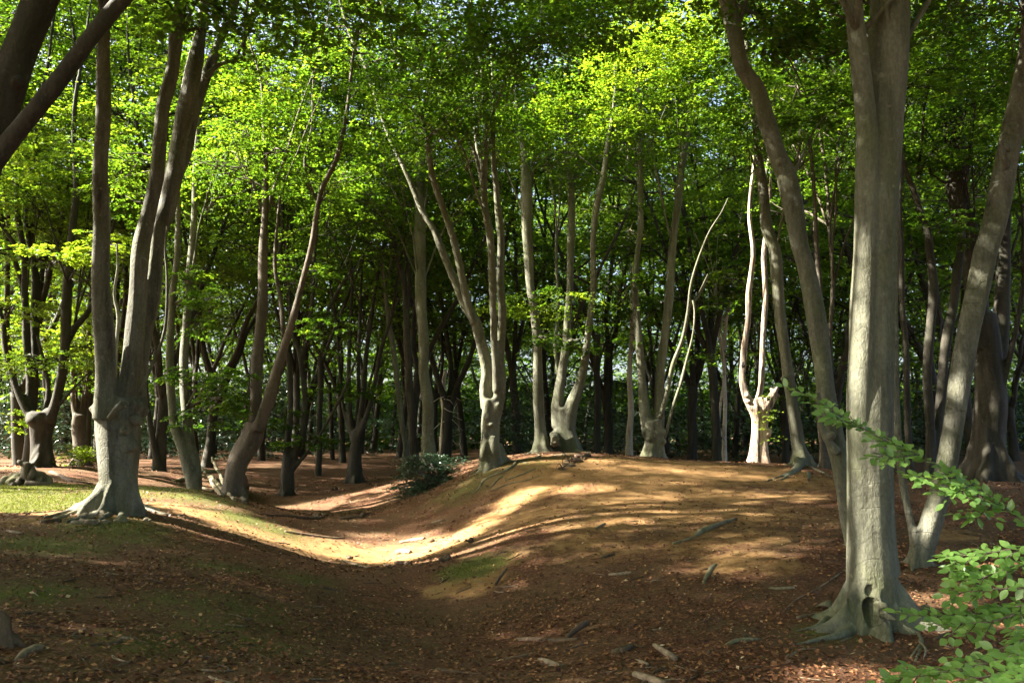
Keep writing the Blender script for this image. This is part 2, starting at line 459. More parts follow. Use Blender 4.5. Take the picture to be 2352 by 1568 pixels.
# ------------------------------------------------------------------ trees
def skirt(mb, b0, R0, peaks, hs, H=None, sides=72):
    """fluted foot of a trunk: ridges (angle, reach in radii, width) sinking into the ground"""
    H = H or hs * 3.2
    hh = np.r_[-.35, -.15, -.05, np.linspace(0, 1, 22) ** 1.6 * H]
    th = np.arange(sides) / sides * 2 * math.pi
    lob = np.zeros(sides)
    for a, amp, w in peaks:
        d = (th - a + math.pi) % (2 * math.pi) - math.pi
        lob = np.maximum(lob, amp * np.exp(-(d / w) ** 2)) + .25 * np.minimum(lob, amp * np.exp(-(d / w) ** 2))
    lob += .12 * np.sin(9 * th + 1) * (lob > .3) + .10
    k = np.exp(-np.maximum(hh, -.02)[:, None] / hs)
    r = R0 * (.82 - .5 * (np.maximum(hh, 0) / H)[:, None] ** 1.3 + lob[None] * k * (1 + .12 * np.sin(hh[:, None] * 14 + 5 * np.sin(2 * th)[None])))
    tw = .10 * np.sin(hh * 2.0)[:, None]
    X = b0[0] + np.cos(th[None] + tw) * r; Y_ = b0[1] + np.sin(th[None] + tw) * r
    g = gz(X, Y_) - b0[2]
    Z = b0[2] + hh[:, None] + g * np.exp(-np.maximum(hh, 0)[:, None] / (hs * 1.5))
    n = len(hh)
    v = np.stack([X, Y_, Z], -1).reshape(-1, 3)
    i, j = np.meshgrid(np.arange(n - 1), np.arange(sides), indexing='ij')
    a = i * sides + j; b = i * sides + (j + 1) % sides
    q = np.stack([a, b, b + sides, a + sides], -1).reshape(-1, 4)
    v = np.vstack([v, [b0[0], b0[1], b0[2] - .35], [b0[0], b0[1], b0[2] + H]])
    jj = np.arange(sides); o = (n - 1) * sides
    mb.add(v, q, np.vstack([np.stack([np.full(sides, n * sides), (jj + 1) % sides, jj], -1), np.stack([np.full(sides, n * sides + 1), o + jj, o + (jj + 1) % sides], -1)]))
def grow_up(pts, r, ztop, lean=.35):
    """continue a limb from the edge of the picture up into the crown"""
    p = [np.array(q) for q in pts]; rr = list(r)
    d = unit(p[-1] - p[-2])
    while p[-1][2] < ztop:
        d = unit(d * .8 + np.array([0, 0, .22]) + rng.normal(0, .12, 3))
        p.append(p[-1] + d * 1.6); rr.append(max(.02, rr[-1] * .82))
        if len(p) > 40: break
    return p, rr
def tree(label, Y, limbs, bark_='beech', burls=(), roots=0, rootspec=(), ztop=14, clumps=12, zc=6.5, crad=1.7, leaf=.085, nspray=16, tint=.42,
         extra=(), voxel=None, name='beech_tree', cat='tree', group=None, base=None, flute=None, lump=.06, fuse_it=True, twigs=(), flare=1.0, peaks=(), hs=None, dents=(), smooth=4, reach=2.2, wob=.14, cwide=0, grow=True):
    """limbs: [(points (px, py, width), depth slope, grows into the crown)]; the first one is the trunk"""
    trunk = limbs[0][0]
    bx, by, bw = trunk[0]
    if base is None:
        b0 = P(bx, by, Y); b0[2] = gz(b0[0], b0[1])
    else: b0 = np.asarray(base, float)
    root = empty(name, tuple(b0), label, cat, group)
    mb = MB(); nodes = []; alln = []
    for li, (pts, k, up) in enumerate(limbs):
        W3, rr = [], []
        for px, py, w in pts:
            yy = Y + k * max(0, (by - py)) / F * Y
            W3.append(P(px, py, yy)); rr.append(rad(w, px, py, yy))
        if li == 0:
            g = gz(W3[0][0], W3[0][1]); r0 = rr[0]
            lo = W3[0].copy(); lo[2] = g - .5
            W3 = [lo] + W3; rr = [r0 * (1 + .25 * flare)] + rr
            if flare > .5: rr[1] = r0 * (1 + .10 * flare)
        if up and grow:
            W3, rr = grow_up(W3, rr, ztop + rng.uniform(-1, 1.5))
        for a, b in zip(W3, rr):
            if a[2] > b0[2] + 1.2: alln.append(a)
            if a[2] > zc - 2: nodes.append((a, b))
        sweep(mb, W3, rr, 18 if rr[0] > .12 else 10, .12, lump, wob if li else wob * .6, flute if rr[0] > .12 else None)
    R0 = rad(bw, bx, by, Y)
    for px, py, w, dy in burls:
        ball(mb, P(px, py, Y + dy), rad(w, px, py, Y), (1, 1, .9))
    pk = list(peaks)
    for i in range(roots):
        pk.append((i / roots * 6.28 + rng.uniform(-.4, .4), rng.uniform(.45, 1.15), rng.uniform(.22, .4)))
    if pk: skirt(mb, b0, R0, pk, hs or R0 * rng.uniform(.9, 1.3))
    for a, amp, w in (pk if roots else []):
        L = R0 * rng.uniform(1.2, 3.6)
        q, rr = [], []
        for f in (0, .25, .5, .75, 1):
            t_ = R0 * (.6 + amp * .55) + L * f
            x, y = b0[0] + math.cos(a + f * .35) * t_, b0[1] + math.sin(a + f * .35) * t_
            q.append((x, y, float(gz(x, y)) - R0 * .04 - R0 * .10 * f)); rr.append(R0 * (.24 * (1 - f) ** .8 + .03))
        sweep(mb, q, rr, 10, .06, .1, .25)
    for pts in rootspec:                                   # roots seen in the photograph: (px, py, width, height over ground)
        q, rr = [], []
        for px, py, w, h in pts:
            g = G(px, py) if h == 0 else P(px, py, Y + (h if abs(h) < 5 else 0))
            r_ = rad(w, px, py, g[1])
            if h == 0: g = g + np.array([0, 0, r_ * .25])
            q.append(g); rr.append(r_)
        sweep(mb, q, rr, 10, .05, .14, .3)
    tb = MB()
    if fuse_it:
        v, t = fuse(mb, voxel or max(.018, Y * .0019), b0, smooth)
        for c_, r_, dep in dents:                           # rotted hollows pressed into the foot
            d2 = (((v - P(*c_)) / np.array(r_)) ** 2).sum(1)
            v[:, 1] += dep * np.clip(1 - d2, 0, 1) ** .7
        tb.add(v, None, t)
    else:
        tb = mb
    for pts, k in twigs:
        W3 = []; rr = []
        for px, py, w in pts:
            yy = Y + k * max(0, (by - py)) / F * Y
            W3.append(P(px, py, yy)); rr.append(rad(w, px, py, yy))
        sweep(tb, W3, rr, 8, .12, .08, .4)
    cr = Crown()
    if clumps and nodes:
        leaf *= 1.08
        for i in range(int(clumps * 1.2)):
            a, r_ = nodes[rng.integers(len(nodes))]
            az = rng.uniform(0, 6.28); d = rng.uniform(.5, reach + cwide)
            c = a + np.array([math.cos(az) * d, math.sin(az) * d, rng.uniform(-.3, 1.2)])
            zz = zc + (.8 if Y > 17 else 0)
            if c[2] < zz: c[2] = zz + rng.uniform(0, 2.5)
            cr.clump(c, crad * rng.uniform(.6, 1.25), nspray, leaf, 58, src=a, tint=tint)
    if clumps and grow and Y < 26:                          # the leaf roof above the picture
        for i in range(10):
            a, r_ = nodes[rng.integers(len(nodes))]
            az = rng.uniform(0, 6.28); d = rng.uniform(0, 4.0)
            lo = max(1.5 + CZ + .57 * Y + 1.4, 9.5)
            cr.clump(np.array([a[0] + math.cos(az) * d, a[1] + math.sin(az) * d * .8, lo + rng.uniform(0, 5.5)]), rng.uniform(1.6, 2.6), 14, .19, 34, tint=tint)
    for e in extra:                                        # sprays one can single out in the photograph
        px, py, yy, rx, ry, n = e[:6]
        tn = e[6] if len(e) > 6 else tint
        s = yy / F
        c = P(px, py, yy); n = int(n * 1.5)
        src = None
        if alln:
            src = min(alln, key=lambda a: np.linalg.norm(a - c) + 1.5 * max(0, a[2] - c[2] - .3))
            if np.linalg.norm(src - c) > 5: src = None
        cr.clump(c, rx * s, n, leaf, 54, src=src, tint=tn, rx=(rx * s, max(.7, min(1.8, rx * s * .7)), ry * s), size=min(1.1, max(.45, rx * s * .6)))
    if cr.tw.n:
        vv = np.concatenate(cr.tw.v)
        tb.add(vv, np.concatenate(cr.tw.q), np.concatenate(cr.tw.t))
    link('trunk', tb.mesh('trunk', b0), M[bark_], root)
    if cr.v: CROWNS.append((cr, root, b0))
    return root

#@@TREES
# left pollard, half lit
POLL = tree('grey pollard beech with knotted roots on the sunlit mossy mound, split into tall limbs', 13.3, [
  ([(276,1172,94),(275,1140,86),(274,1098,80),(276,1040,83),(276,980,94),(278,940,98),(280,912,74)], 0, False),
  ([(244,960,60),(241,915,50),(240,856,45),(237,695,43),(233,574,39),(232,524,36),(229,403,35),(238,282,34),(239,161,31),(238,40,29),(233,-60,26)], -.12, True),
  ([(287,950,62),(298,856,46),(316,695,40),(323,574,38),(332,524,36),(361,403,31),(368,322,32),(374,242,30),(396,161,30),(406,80,32),(415,0,24),(422,-80,20)], .0, True),
  ([(306,940,64),(320,800,42),(340,690,40),(358,574,36),(367,524,40),(385,483,42),(400,403,40),(408,322,38),(425,242,42),(447,161,38),(462,80,26),(470,0,24),(476,-80,20)], .09, True),
  ([(400,430,22),(432,340,26),(445,260,26),(470,180,25),(490,130,22),(508,90,18),(540,20,14)], .2, True),
  ([(470,180,14),(500,150,12),(535,140,9),(560,128,6)], .15, False),
  ([(278,930,30),(240,968,24),(226,950,22),(212,932,18)], -.12, False),
  ], 'grey', burls=[(250,935,40,-.1),(300,930,50,0),(322,942,34,.1),(270,1010,50,-.1),(292,1020,46,-.1),(250,975,26,-.2),(314,965,28,-.15),(236,955,18,-.15),(268,950,22,-.3),(285,990,20,-.3)], roots=0, flare=.4, hs=.34, peaks=[(3.2,1.7,.28),(3.85,1.35,.22),(4.5,1.0,.2),(5.3,.6,.25),(6.1,.55,.25),(1.6,.8,.4)],
  rootspec=[[(240,1150,24,0),(205,1156,18,0),(160,1174,12,0),(100,1190,8,0)],[(250,1168,22,0),(225,1178,16,0),(190,1190,12,0),(150,1200,8,0)],[(262,1176,22,0),(245,1186,15,0),(225,1196,9,0)],[(322,1162,14,0),(345,1168,10,0),(372,1174,6,0)],[(284,1178,18,0),(276,1190,12,0),(268,1198,7,0)],[(240,1150,16,0),(205,1160,12,0),(170,1160,9,0)],[(330,1170,12,0),(380,1182,8,0),(430,1184,5,0)]],
  ztop=13, clumps=10, zc=10, leaf=.08, extra=[(480,70,13.5,85,80,14,.3),(430,30,14.5,60,40,8,.3),(330,30,15,60,40,10,.6)],
  twigs=[([(322,905,9),(350,836,8),(377,755,7),(383,635,6),(379,574,4),(384,520,3)], -.05),([(340,748,9),(352,738,6),(366,718,3)], 0),
         ([(264,890,10),(268,796,8),(272,727,8),(262,675,7),(270,614,6),(268,560,4)], .1),([(280,925,22),(262,940,14),(248,960,12)], -.3)], lump=.09)
# big leaning trunk at the top left corner
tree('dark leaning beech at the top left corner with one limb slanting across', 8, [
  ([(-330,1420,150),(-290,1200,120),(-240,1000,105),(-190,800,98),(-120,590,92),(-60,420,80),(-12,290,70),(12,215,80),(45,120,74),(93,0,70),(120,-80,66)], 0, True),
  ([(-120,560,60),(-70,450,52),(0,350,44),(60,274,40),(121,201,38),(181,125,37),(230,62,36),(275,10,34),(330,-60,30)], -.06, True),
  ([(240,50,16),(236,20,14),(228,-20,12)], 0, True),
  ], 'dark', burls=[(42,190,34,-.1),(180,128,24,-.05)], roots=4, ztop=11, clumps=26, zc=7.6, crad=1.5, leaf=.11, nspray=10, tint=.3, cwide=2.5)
# reddish beech left of the hollow
tree('reddish brown beech forking low, leaning over the edge of the dark hollow', 19.5, [
  ([(535,1152,48.2),(540,1100,44.7),(549,1057,44.7),(562,1030,48.2),(578,1000,48.2),(582,970,43.0)], 0, False),
  ([(580,990,34.4),(588,937,29.2),(593,816,25.8),(602,695,23.2),(605,574,19.8),(609,483,15.5),(611,362,11.2),(605,270,9.5),(598,180,7.7)], .1, True),
  ([(590,990,31.0),(610,937,27.5),(626,896,29.2),(649,816,20.6),(672,735,17.2),(692,655,14.6),(715,564,14.6),(737,443,12.9),(775,362,12.9),(799,242,10.3),(812,121,8.6),(836,52,7.7),(850,-20,6.9)], -.08, True),
  ([(609,500,12.9),(628,440,10.3),(655,362,9.5),(675,294,7.7),(700,220,6.0)], .15, True),
  ([(655,800,12.0),(645,700,11.2),(632,600,10.3),(640,480,8.6),(655,420,6.9)], .2, True),
  ([(730,470,7.7),(700,380,6.9),(716,290,6.0),(720,180,5.2)], .1, True),
  ], 'brown', roots=4, ztop=14, clumps=18, zc=7.5, crad=1.5, extra=[(600,215,19,110,50,22,.6),(700,420,20,110,40,14,.35),(560,300,20,80,50,12,.5),(760,140,20,90,70,16,.45)],
  rootspec=[[(548,1090,30,0.01),(556,1130,24,0),(560,1156,14,0)]])
# slender pair
tree('slender pair of pale stems leaning left beside the pile of dead branches', 20.5, [
  ([(447,1128,32),(430,1070,25),(415,1017,23),(397,957,20),(390,816,18),(395,700,16),(405,600,14),(410,480,12),(405,380,10)], 0, True),
  ([(452,1120,26),(448,1060,25),(435,1017,24),(427,937,22),(424,800,20),(435,650,17),(445,500,15),(450,380,12)], .12, True),
  ], 'beech', roots=3, ztop=13, clumps=8, zc=6.5, extra=[(480,685,20,80,22,12,.3),(510,905,19.5,55,26,16,.3),(500,860,19.5,75,22,14,.2),(440,860,20,60,25,10,.15),(470,950,20.5,70,40,16,.1),(420,640,21,60,50,14,.3),(540,930,19.6,22,30,8,.35),(450,740,21,70,40,14,.2)], leaf=.08)
# U shaped beech in the hollow
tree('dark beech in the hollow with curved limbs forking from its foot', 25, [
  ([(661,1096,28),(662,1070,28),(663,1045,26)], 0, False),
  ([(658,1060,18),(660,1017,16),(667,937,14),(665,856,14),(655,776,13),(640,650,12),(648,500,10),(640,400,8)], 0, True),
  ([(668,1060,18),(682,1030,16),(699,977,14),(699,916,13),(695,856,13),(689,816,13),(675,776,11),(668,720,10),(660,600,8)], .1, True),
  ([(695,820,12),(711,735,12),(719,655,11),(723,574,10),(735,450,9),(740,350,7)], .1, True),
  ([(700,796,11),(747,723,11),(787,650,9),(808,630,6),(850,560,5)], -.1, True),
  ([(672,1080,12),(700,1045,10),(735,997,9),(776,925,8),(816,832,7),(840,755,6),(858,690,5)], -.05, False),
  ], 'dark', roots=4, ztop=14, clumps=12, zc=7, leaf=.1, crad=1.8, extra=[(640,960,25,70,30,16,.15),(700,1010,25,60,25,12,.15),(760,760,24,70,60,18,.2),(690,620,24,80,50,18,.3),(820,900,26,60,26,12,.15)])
# straight trunk in the middle
tree('straight single beech trunk rising just behind the holly bush', 24.5, [
  ([(985,1050,32),(984,1000,28),(982,930,26),(974,856,24),(972,776,24),(966,655,27),(965,574,29),(964,480,27),(964,400,24),(962,300,20),(960,200,16),(955,100,13)], 0, True),
  ([(985,1030,18),(978,980,15),(976,900,10)], 0, False),
  ([(964,420,14),(975,340,11),(985,250,9),(990,150,8)], .1, True),
  ], 'beech', roots=5, ztop=15, clumps=12, zc=8, leaf=.1)
# dark many-limbed tree in the hollow
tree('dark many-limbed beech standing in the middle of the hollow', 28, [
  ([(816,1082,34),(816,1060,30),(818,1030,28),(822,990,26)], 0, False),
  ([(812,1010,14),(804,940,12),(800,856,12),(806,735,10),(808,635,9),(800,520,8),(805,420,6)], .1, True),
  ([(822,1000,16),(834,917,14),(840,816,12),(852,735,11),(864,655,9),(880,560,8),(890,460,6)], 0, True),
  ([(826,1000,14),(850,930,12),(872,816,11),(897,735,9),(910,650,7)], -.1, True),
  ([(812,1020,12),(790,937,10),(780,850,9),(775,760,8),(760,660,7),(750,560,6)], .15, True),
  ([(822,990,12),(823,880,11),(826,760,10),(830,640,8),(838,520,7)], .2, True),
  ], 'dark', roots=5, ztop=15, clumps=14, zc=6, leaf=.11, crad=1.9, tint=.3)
tree('thin bending dark stem just left of the straight trunk', 28, [
  ([(931,1050,16),(931,1017,14),(916,916,13),(906,816,13),(892,735,12),(884,655,11),(870,574,10),(856,470,9),(845,350,7)], 0, True),
  ], 'beech', roots=3, ztop=14, clumps=7, zc=7, leaf=.1)
tree('dark straight stem with a fork, between two paler trunks left of the centre', 26, [
  ([(951,1058,22),(950,1030,20),(943,916,19),(935,796,19),(933,715,16),(925,635,14),(908,574,12),(895,470,10)], 0, True),
  ([(934,730,12),(940,650,11),(930,560,10),(935,460,8)], .1, True),
  ], 'dark', roots=3, ztop=14, clumps=8, zc=7, leaf=.1)
# central twin-limbed beech
tree('pale twin-stemmed beech on the slope left of the hill crest, its limbs fanning out', 19.3, [
  ([(1128,1076,46),(1127,1040,42),(1126,977,42),(1132,937,46),(1130,915,40)], 0, False),
  ([(1118,940,34),(1116,896,30),(1121,856,28),(1114,816,27),(1103,776,25),(1090,735,24),(1066,700,20),(1047,655,19),(1015,574,17),(998,530,15),(969,483,14),(935,403,12),(897,322,11),(869,242,10),(842,161,10),(826,121,9),(803,80,8)], .1, True),
  ([(1092,745,22),(1076,700,20),(1066,655,20),(1047,574,18),(1035,530,17),(1019,483,17),(994,403,16),(981,322,14),(967,262,12),(940,180,11),(905,110,10),(890,40,8)], -.1, True),
  ([(1138,950,30),(1146,896,26),(1150,816,21),(1152,735,20),(1150,655,19),(1150,574,18),(1148,524,18),(1141,443,16),(1132,362,13),(1134,282,10),(1132,201,9),(1130,120,8)], .0, True),
  ([(1140,900,20),(1135,800,17),(1134,735,17),(1133,655,19),(1128,574,18),(1123,530,18),(1114,483,17),(1111,423,17),(1116,322,12),(1112,240,10),(1105,160,8)], -.06, True),
  ([(1111,430,14),(1094,362,11),(1077,322,9),(1055,282,8),(1030,250,6)], .05, True),
  ([(1112,420,11),(1096,340,9),(1088,260,8),(1095,180,6)], .2, True),
  ], 'beech', burls=[(1118,955,22,-.15),(1142,935,22,-.12),(1112,1000,14,-.2),(1130,975,14,-.3),(1150,905,14,0)], roots=2, flute=(3, .10),
  rootspec=[[(1120,1010,26,-.1),(1113,1050,22,-.1),(1103,1074,14,0)],[(1136,1000,24,-.15),(1140,1040,22,-.2),(1144,1066,14,0)],[(1146,1020,20,.1),(1156,1045,16,.1),(1172,1060,10,0),(1215,1064,6,0)]],
  ztop=14, clumps=16, zc=8, extra=[(1120,190,18,230,110,60,.2),(960,210,17.5,140,80,30,.25),(1040,90,15,190,90,44,.15),(1240,70,14,170,80,44,.15),(1400,40,15,120,60,22,.3),(1000,300,18,130,40,18,.2),(1180,300,20,120,50,18,.3)], leaf=.085,
  twigs=[([(1148,520,9),(1156,512,8),(1153,505,8)], .05)])
tree('thick-footed beech on the crest, left one of two close neighbours', 22, [
  ([(1243,1034,44),(1242,1015,36),(1240,977,28),(1237,896,26),(1233,776,22),(1222,690,21),(1217,655,20),(1214,574,22),(1211,524,24),(1209,443,27),(1206,400,20),(1203,362,16),(1198,322,14),(1190,260,11),(1178,180,9)], 0, True),
  ([(1212,450,16),(1224,380,12),(1226,282,11),(1232,200,9),(1240,100,7)], .1, True),
  ], 'beech', roots=5, ztop=15, clumps=13, zc=8, extra=[(1290,690,20.5,135,24,46,.6),(1230,705,20.3,80,18,20,.55),(1370,735,21,70,18,18,.45),(1330,655,21,90,18,22,.4),(1180,690,20.5,50,18,12,.4),(1340,790,21.5,60,20,10,.3),(1260,780,21.5,60,30,10,.15)], leaf=.08)
tree('fluted beech on the crest whose right limb curves outward, right one of two neighbours', 22.5, [
  ([(1300,1034,66),(1298,1005,50),(1292,960,40),(1290,937,38)], 0, False),
  ([(1284,980,34),(1282,937,28),(1286,896,24),(1296,816,19),(1304,720,18),(1310,655,16),(1311,574,18),(1311,524,18),(1311,443,17),(1306,383,13),(1304,300,11),(1300,220,9)], .05, True),
  ([(1302,980,36),(1312,937,30),(1328,896,24),(1338,856,20),(1349,776,17),(1358,715,16),(1363,655,16),(1361,574,14),(1365,524,15),(1376,443,18),(1385,403,15),(1396,330,12),(1410,240,9)], -.1, True),
  ([(1312,440,12),(1324,383,11),(1326,300,10),(1335,220,8)], .1, True),
  ([(1290,900,12),(1276,800,10),(1282,700,9),(1278,600,8)], .2, True),
  ], 'beech', roots=5, flute=(4, .09), ztop=15, clumps=13, zc=8, leaf=.085, rootspec=[[(1270,1000,20,.2),(1274,1020,18,.1),(1262,1030,14,0)]])
tree('beech with a burred waist behind the crest, two pale dead shoots slanting right from it', 21.8, [
  ([(1503,1052,46),(1501,1010,44),(1500,985,48),(1498,965,48)], 0, False),
  ([(1490,985,32),(1481,937,27),(1472,856,20),(1466,776,20),(1460,655,16),(1464,574,13),(1470,524,14),(1471,443,14),(1470,322,13),(1467,242,11),(1462,160,9)], .05, True),
  ([(1508,985,32),(1514,937,24),(1518,856,22),(1525,776,20),(1540,655,21),(1544,574,18),(1548,524,18),(1560,443,18),(1570,362,16),(1581,282,12),(1585,201,10),(1592,120,8)], .1, True),
  ], 'beech', burls=[(1484,990,24,-.1),(1512,995,28,-.15),(1518,1015,24,-.1),(1494,1005,20,-.2)], roots=4, ztop=15, clumps=12, zc=8.5,
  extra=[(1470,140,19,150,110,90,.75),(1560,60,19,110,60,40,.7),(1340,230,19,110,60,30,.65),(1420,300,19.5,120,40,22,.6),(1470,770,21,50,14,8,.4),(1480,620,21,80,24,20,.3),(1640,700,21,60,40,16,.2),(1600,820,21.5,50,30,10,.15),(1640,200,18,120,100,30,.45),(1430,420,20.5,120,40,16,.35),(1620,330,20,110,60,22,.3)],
  twigs=[([(1516,960,12),(1519,949,11),(1535,896,10),(1547,836,10),(1567,776,9),(1579,715,8),(1585,667,7),(1595,626,6),(1612,574,5),(1630,530,4),(1655,490,3),(1672,455,1.5)], -.1),
         ([(1526,1010,8),(1533,989,8),(1547,925,7),(1567,864,7),(1591,776,5),(1595,715,5),(1590,690,4)], -.15),([(1582,707,6),(1603,679,6),(1627,630,5)], -.1)], leaf=.085)
# the dead pollard in full sun
def dead_tree():
    Y = 20.8
    rt = tree('barkless dead pollard in full sun on the crest, two bare upright stems', Y, [
     ([(1745,1072,50),(1745,1045,42),(1746,1000,36),(1744,960,36),(1738,935,44),(1732,915,30)], 0, False),
     ([(1726,935,28),(1713,915,19),(1703,876,14),(1707,836,13),(1711,796,14),(1719,735,12),(1720,675,13),(1726,614,12),(1728,574,11),(1722,503,10),(1726,443,10),(1731,382,7),(1730,350,3)], .03, False),
     ([(1742,935,22),(1741,912,16),(1746,888,14),(1752,816,13),(1754,735,12),(1757,655,12),(1757,574,11),(1762,500,9),(1769,440,8),(1772,375,5)], .1, False),
     ([(1752,945,22),(1764,928,24),(1772,914,20),(1779,902,14),(1784,893,5)], -.08, False),
     ([(1758,1000,16),(1765,985,15)], -.05, False),
     ], 'dead', burls=[(1766,918,13,-.2),(1776,904,13,-.15),(1784,892,11,-.1),(1772,894,9,-.1),(1786,908,10,-.05),(1778,916,12,-.05),(1714,908,12,-.12),(1719,922,13,-.15),(1726,936,12,-.15),(1764,990,13,-.1),(1767,1000,9,-.05)], flute=(7, .10), clumps=0, name='dead_tree', cat='dead tree', roots=0, ztop=9, grow=False, voxel=.026, lump=.1, wob=.3, flare=1.1)
    base = np.array(rt.location)
    mb = MB(); ball(mb, P(1706.5, 838, Y - .085), .07, (.5, .6, 1.2))
    link('rot_hole', mb.mesh('rot_hole', base), M['pit'], rt)
    mb = MB(); ball(mb, P(1765, 915, Y - .30), .055, (.8, .5, 1.1)); link('rot_hole', mb.mesh('rot_hole', base), M['pit'], rt)
    for px, py, n in ((1766,945,7),(1768,970,8),(1770,955,6),(1752,912,6),(1766,1000,4)):
        cr = Crown(); C = [P(px, py, Y - .3) + rng.normal(0, .1, 3) for _ in range(n)]
        V, t = sprays(C, rng.uniform(0, 6.28, n), .3, 9, .05, tint=.8, cull=False); cr.v.append(V); cr.t.append(t)
        cr.build(rt, base, 'foliage')
dead_tree()
tree('smooth slightly leaning beech beside the dead tree, gripping the crest with roots', 19.3, [
  ([(1838,1078,44),(1836,1050,34),(1832,1010,30),(1828,977,28),(1815,896,26),(1803,816,25),(1794,735,26),(1786,655,28),(1779,574,29),(1763,524,27),(1754,443,25),(1745,383,22),(1736,280,18),(1722,180,15),(1712,80,12)], 0, True),
  ([(1752,430,12),(1772,340,10),(1780,240,9)], .2, True),
  ], 'beech', burls=[(1798,870,14,-.15),(1850,1062,16,-.1)], roots=4, rootspec=[[(1848,1040,18,-.1),(1866,1066,12,0),(1890,1074,7,0)],[(1838,1060,24,-.2),(1828,1082,14,0),(1790,1096,7,0),(1755,1106,5,0)],[(1846,1068,16,0),(1856,1090,10,0),(1858,1108,5,0)],[(1840,1074,18,0),(1800,1100,8,0),(1770,1104,5,0)],[(1860,1072,10,0),(1900,1090,6,0),(1930,1108,4,0)]],
  ztop=15, clumps=12, zc=8, leaf=.085, extra=[(1740,330,19,90,60,18,.25)])
tree('leaning beech in front of the crest, its foot hidden behind the big right trunk', 10.5, [
  ([(1968,1282,40),(1955,1240,32),(1944,1190,32),(1934,1100,34),(1924,1030,40),(1908,960,44),(1897,900,42),(1891,856,40),(1879,776,42),(1867,695,42),(1852,614,40),(1838,564,40),(1824,483,44),(1805,403,46),(1787,362,42),(1761,282,40),(1737,201,36),(1707,161,36),(1690,80,38),(1672,0,38),(1655,-80,34)], .12, True),
  ([(1925,1040,24),(1900,1010,18),(1884,960,16),(1880,900,12)], 0, False),
  ([(1812,415,18),(1832,380,9),(1870,300,6),(1900,260,4)], .1, False),
  ], 'beech', burls=[(1910,1000,22,-.05),(1790,372,22,-.05)], roots=3, ztop=12, clumps=8, zc=9.5, leaf=.09, tint=.3, extra=[(1760,70,13,110,80,24,.35),(1860,240,15,90,100,24,.2),(1880,80,14,80,70,20,.2)])
tree('thin twin stems with mossy foot just behind the leaning trunk', 19, [
  ([(1892,1072,24),(1890,1040,17),(1885,977,16),(1880,900,15),(1890,816,13),(1885,700,13),(1876,574,12),(1870,450,10),(1860,330,9)], 0, True),
  ([(1896,1070,18),(1905,1010,13),(1912,900,12),(1906,780,12),(1912,650,11),(1905,520,10),(1898,400,9)], .15, True),
  ], 'brown', roots=3, ztop=13, clumps=8, zc=7)
# the big right tree
BIGY = 7.7
BIG = tree('tall smooth grey beech with buttress roots in the right foreground, forking high up', BIGY, [
  ([(2008,1446,112),(2008,1405,110),(2006,1365,110),(2004,1320,108),(2002,1270,104),(2000,1205,100),(1998,1057,98),(1998,896,96),(2001,735,94),(2008,610,92),(2012,483,92),(2022,362,90),(2030,260,88),(2038,150,88),(2046,0,87),(2056,-90,84)], 0, True),
  ([(1982,1300,60),(1980,1205,62),(1978,1057,60),(1978,896,60),(1983,735,58),(1988,610,54),(1990,483,52),(1992,362,50),(1990,282,48),(1979,180,44),(1968,90,42),(1959,0,40),(1950,-90,38)], -.03, True),
  ([(2046,1320,46),(2040,1240,38),(2036,1150,36),(2034,1000,34),(2036,850,34),(2040,700,32),(2042,560,30),(2042,440,26)], -.035, False),
  ], 'beech', roots=0, smooth=6, hs=.25, peaks=[(3.46, 1.9, .30), (2.75, 1.5, .28), (4.52, 1.55, .24), (5.95, 2.0, .36), (1.1, 1.0, .4), (5.30, 1.0, .22), (3.98, .9, .2)],
     rootspec=[[(1912,1425,26,0),(1880,1442,16,0),(1846,1448,8,0),(1815,1452,4,0)],[(1968,1452,34,0),(1930,1464,24,0),(1885,1472,16,0),(1835,1480,8,0),(1810,1482,4,0)],
     [(1975,1452,22,0),(2012,1456,14,0),(2055,1448,9,0),(2090,1440,4,0)],[(1905,1385,18,.3),(1885,1392,10,0),(1870,1396,6,0)],[(2120,1400,24,0),(2150,1414,14,0),(2180,1424,6,0)]],
  burls=[(2030,1392,20,-.30),(2048,1420,18,-.42),(2026,1350,16,-.2)], ztop=11.5, clumps=20, zc=7.4, crad=1.5, leaf=.09, tint=.3, voxel=.014, lump=.03, wob=.05, flare=.2, cwide=1.5,
  dents=[((2018,1412,BIGY-.36), (.085,.3,.15), .17), ((2010,1362,BIGY-.3), (.04,.3,.06), .05), ((2046,1420,BIGY-.4), (.03,.3,.08), .08), ((1978,1400,BIGY-.4), (.025,.3,.12), .05)])
tree('two-stemmed beech just right of the big trunk, thick stem leaning right', 9.6, [
  ([(2112,1352,46),(2112,1318,48),(2118,1280,46),(2138,1205,50),(2166,1098,43),(2189,977,44),(2210,856,45),(2233,735,47),(2249,655,46),(2262,574,48),(2278,524,48),(2304,403,47),(2322,322,46),(2342,242,45),(2362,120,42),(2380,-20,38)], .05, True),
  ([(2110,1315,28),(2104,1290,23),(2092,1205,18),(2078,1138,17),(2066,1040,18),(2058,900,17),(2055,700,15),(2062,560,14),(2060,420,12),(2070,300,10)], .1, True),
  ([(2310,390,18),(2300,340,14),(2298,322,12)], -.15, False),
  ], 'grey', burls=[(2308,340,26,-.1)], roots=3, ztop=12, clumps=14, zc=7.2, leaf=.09, tint=.28)
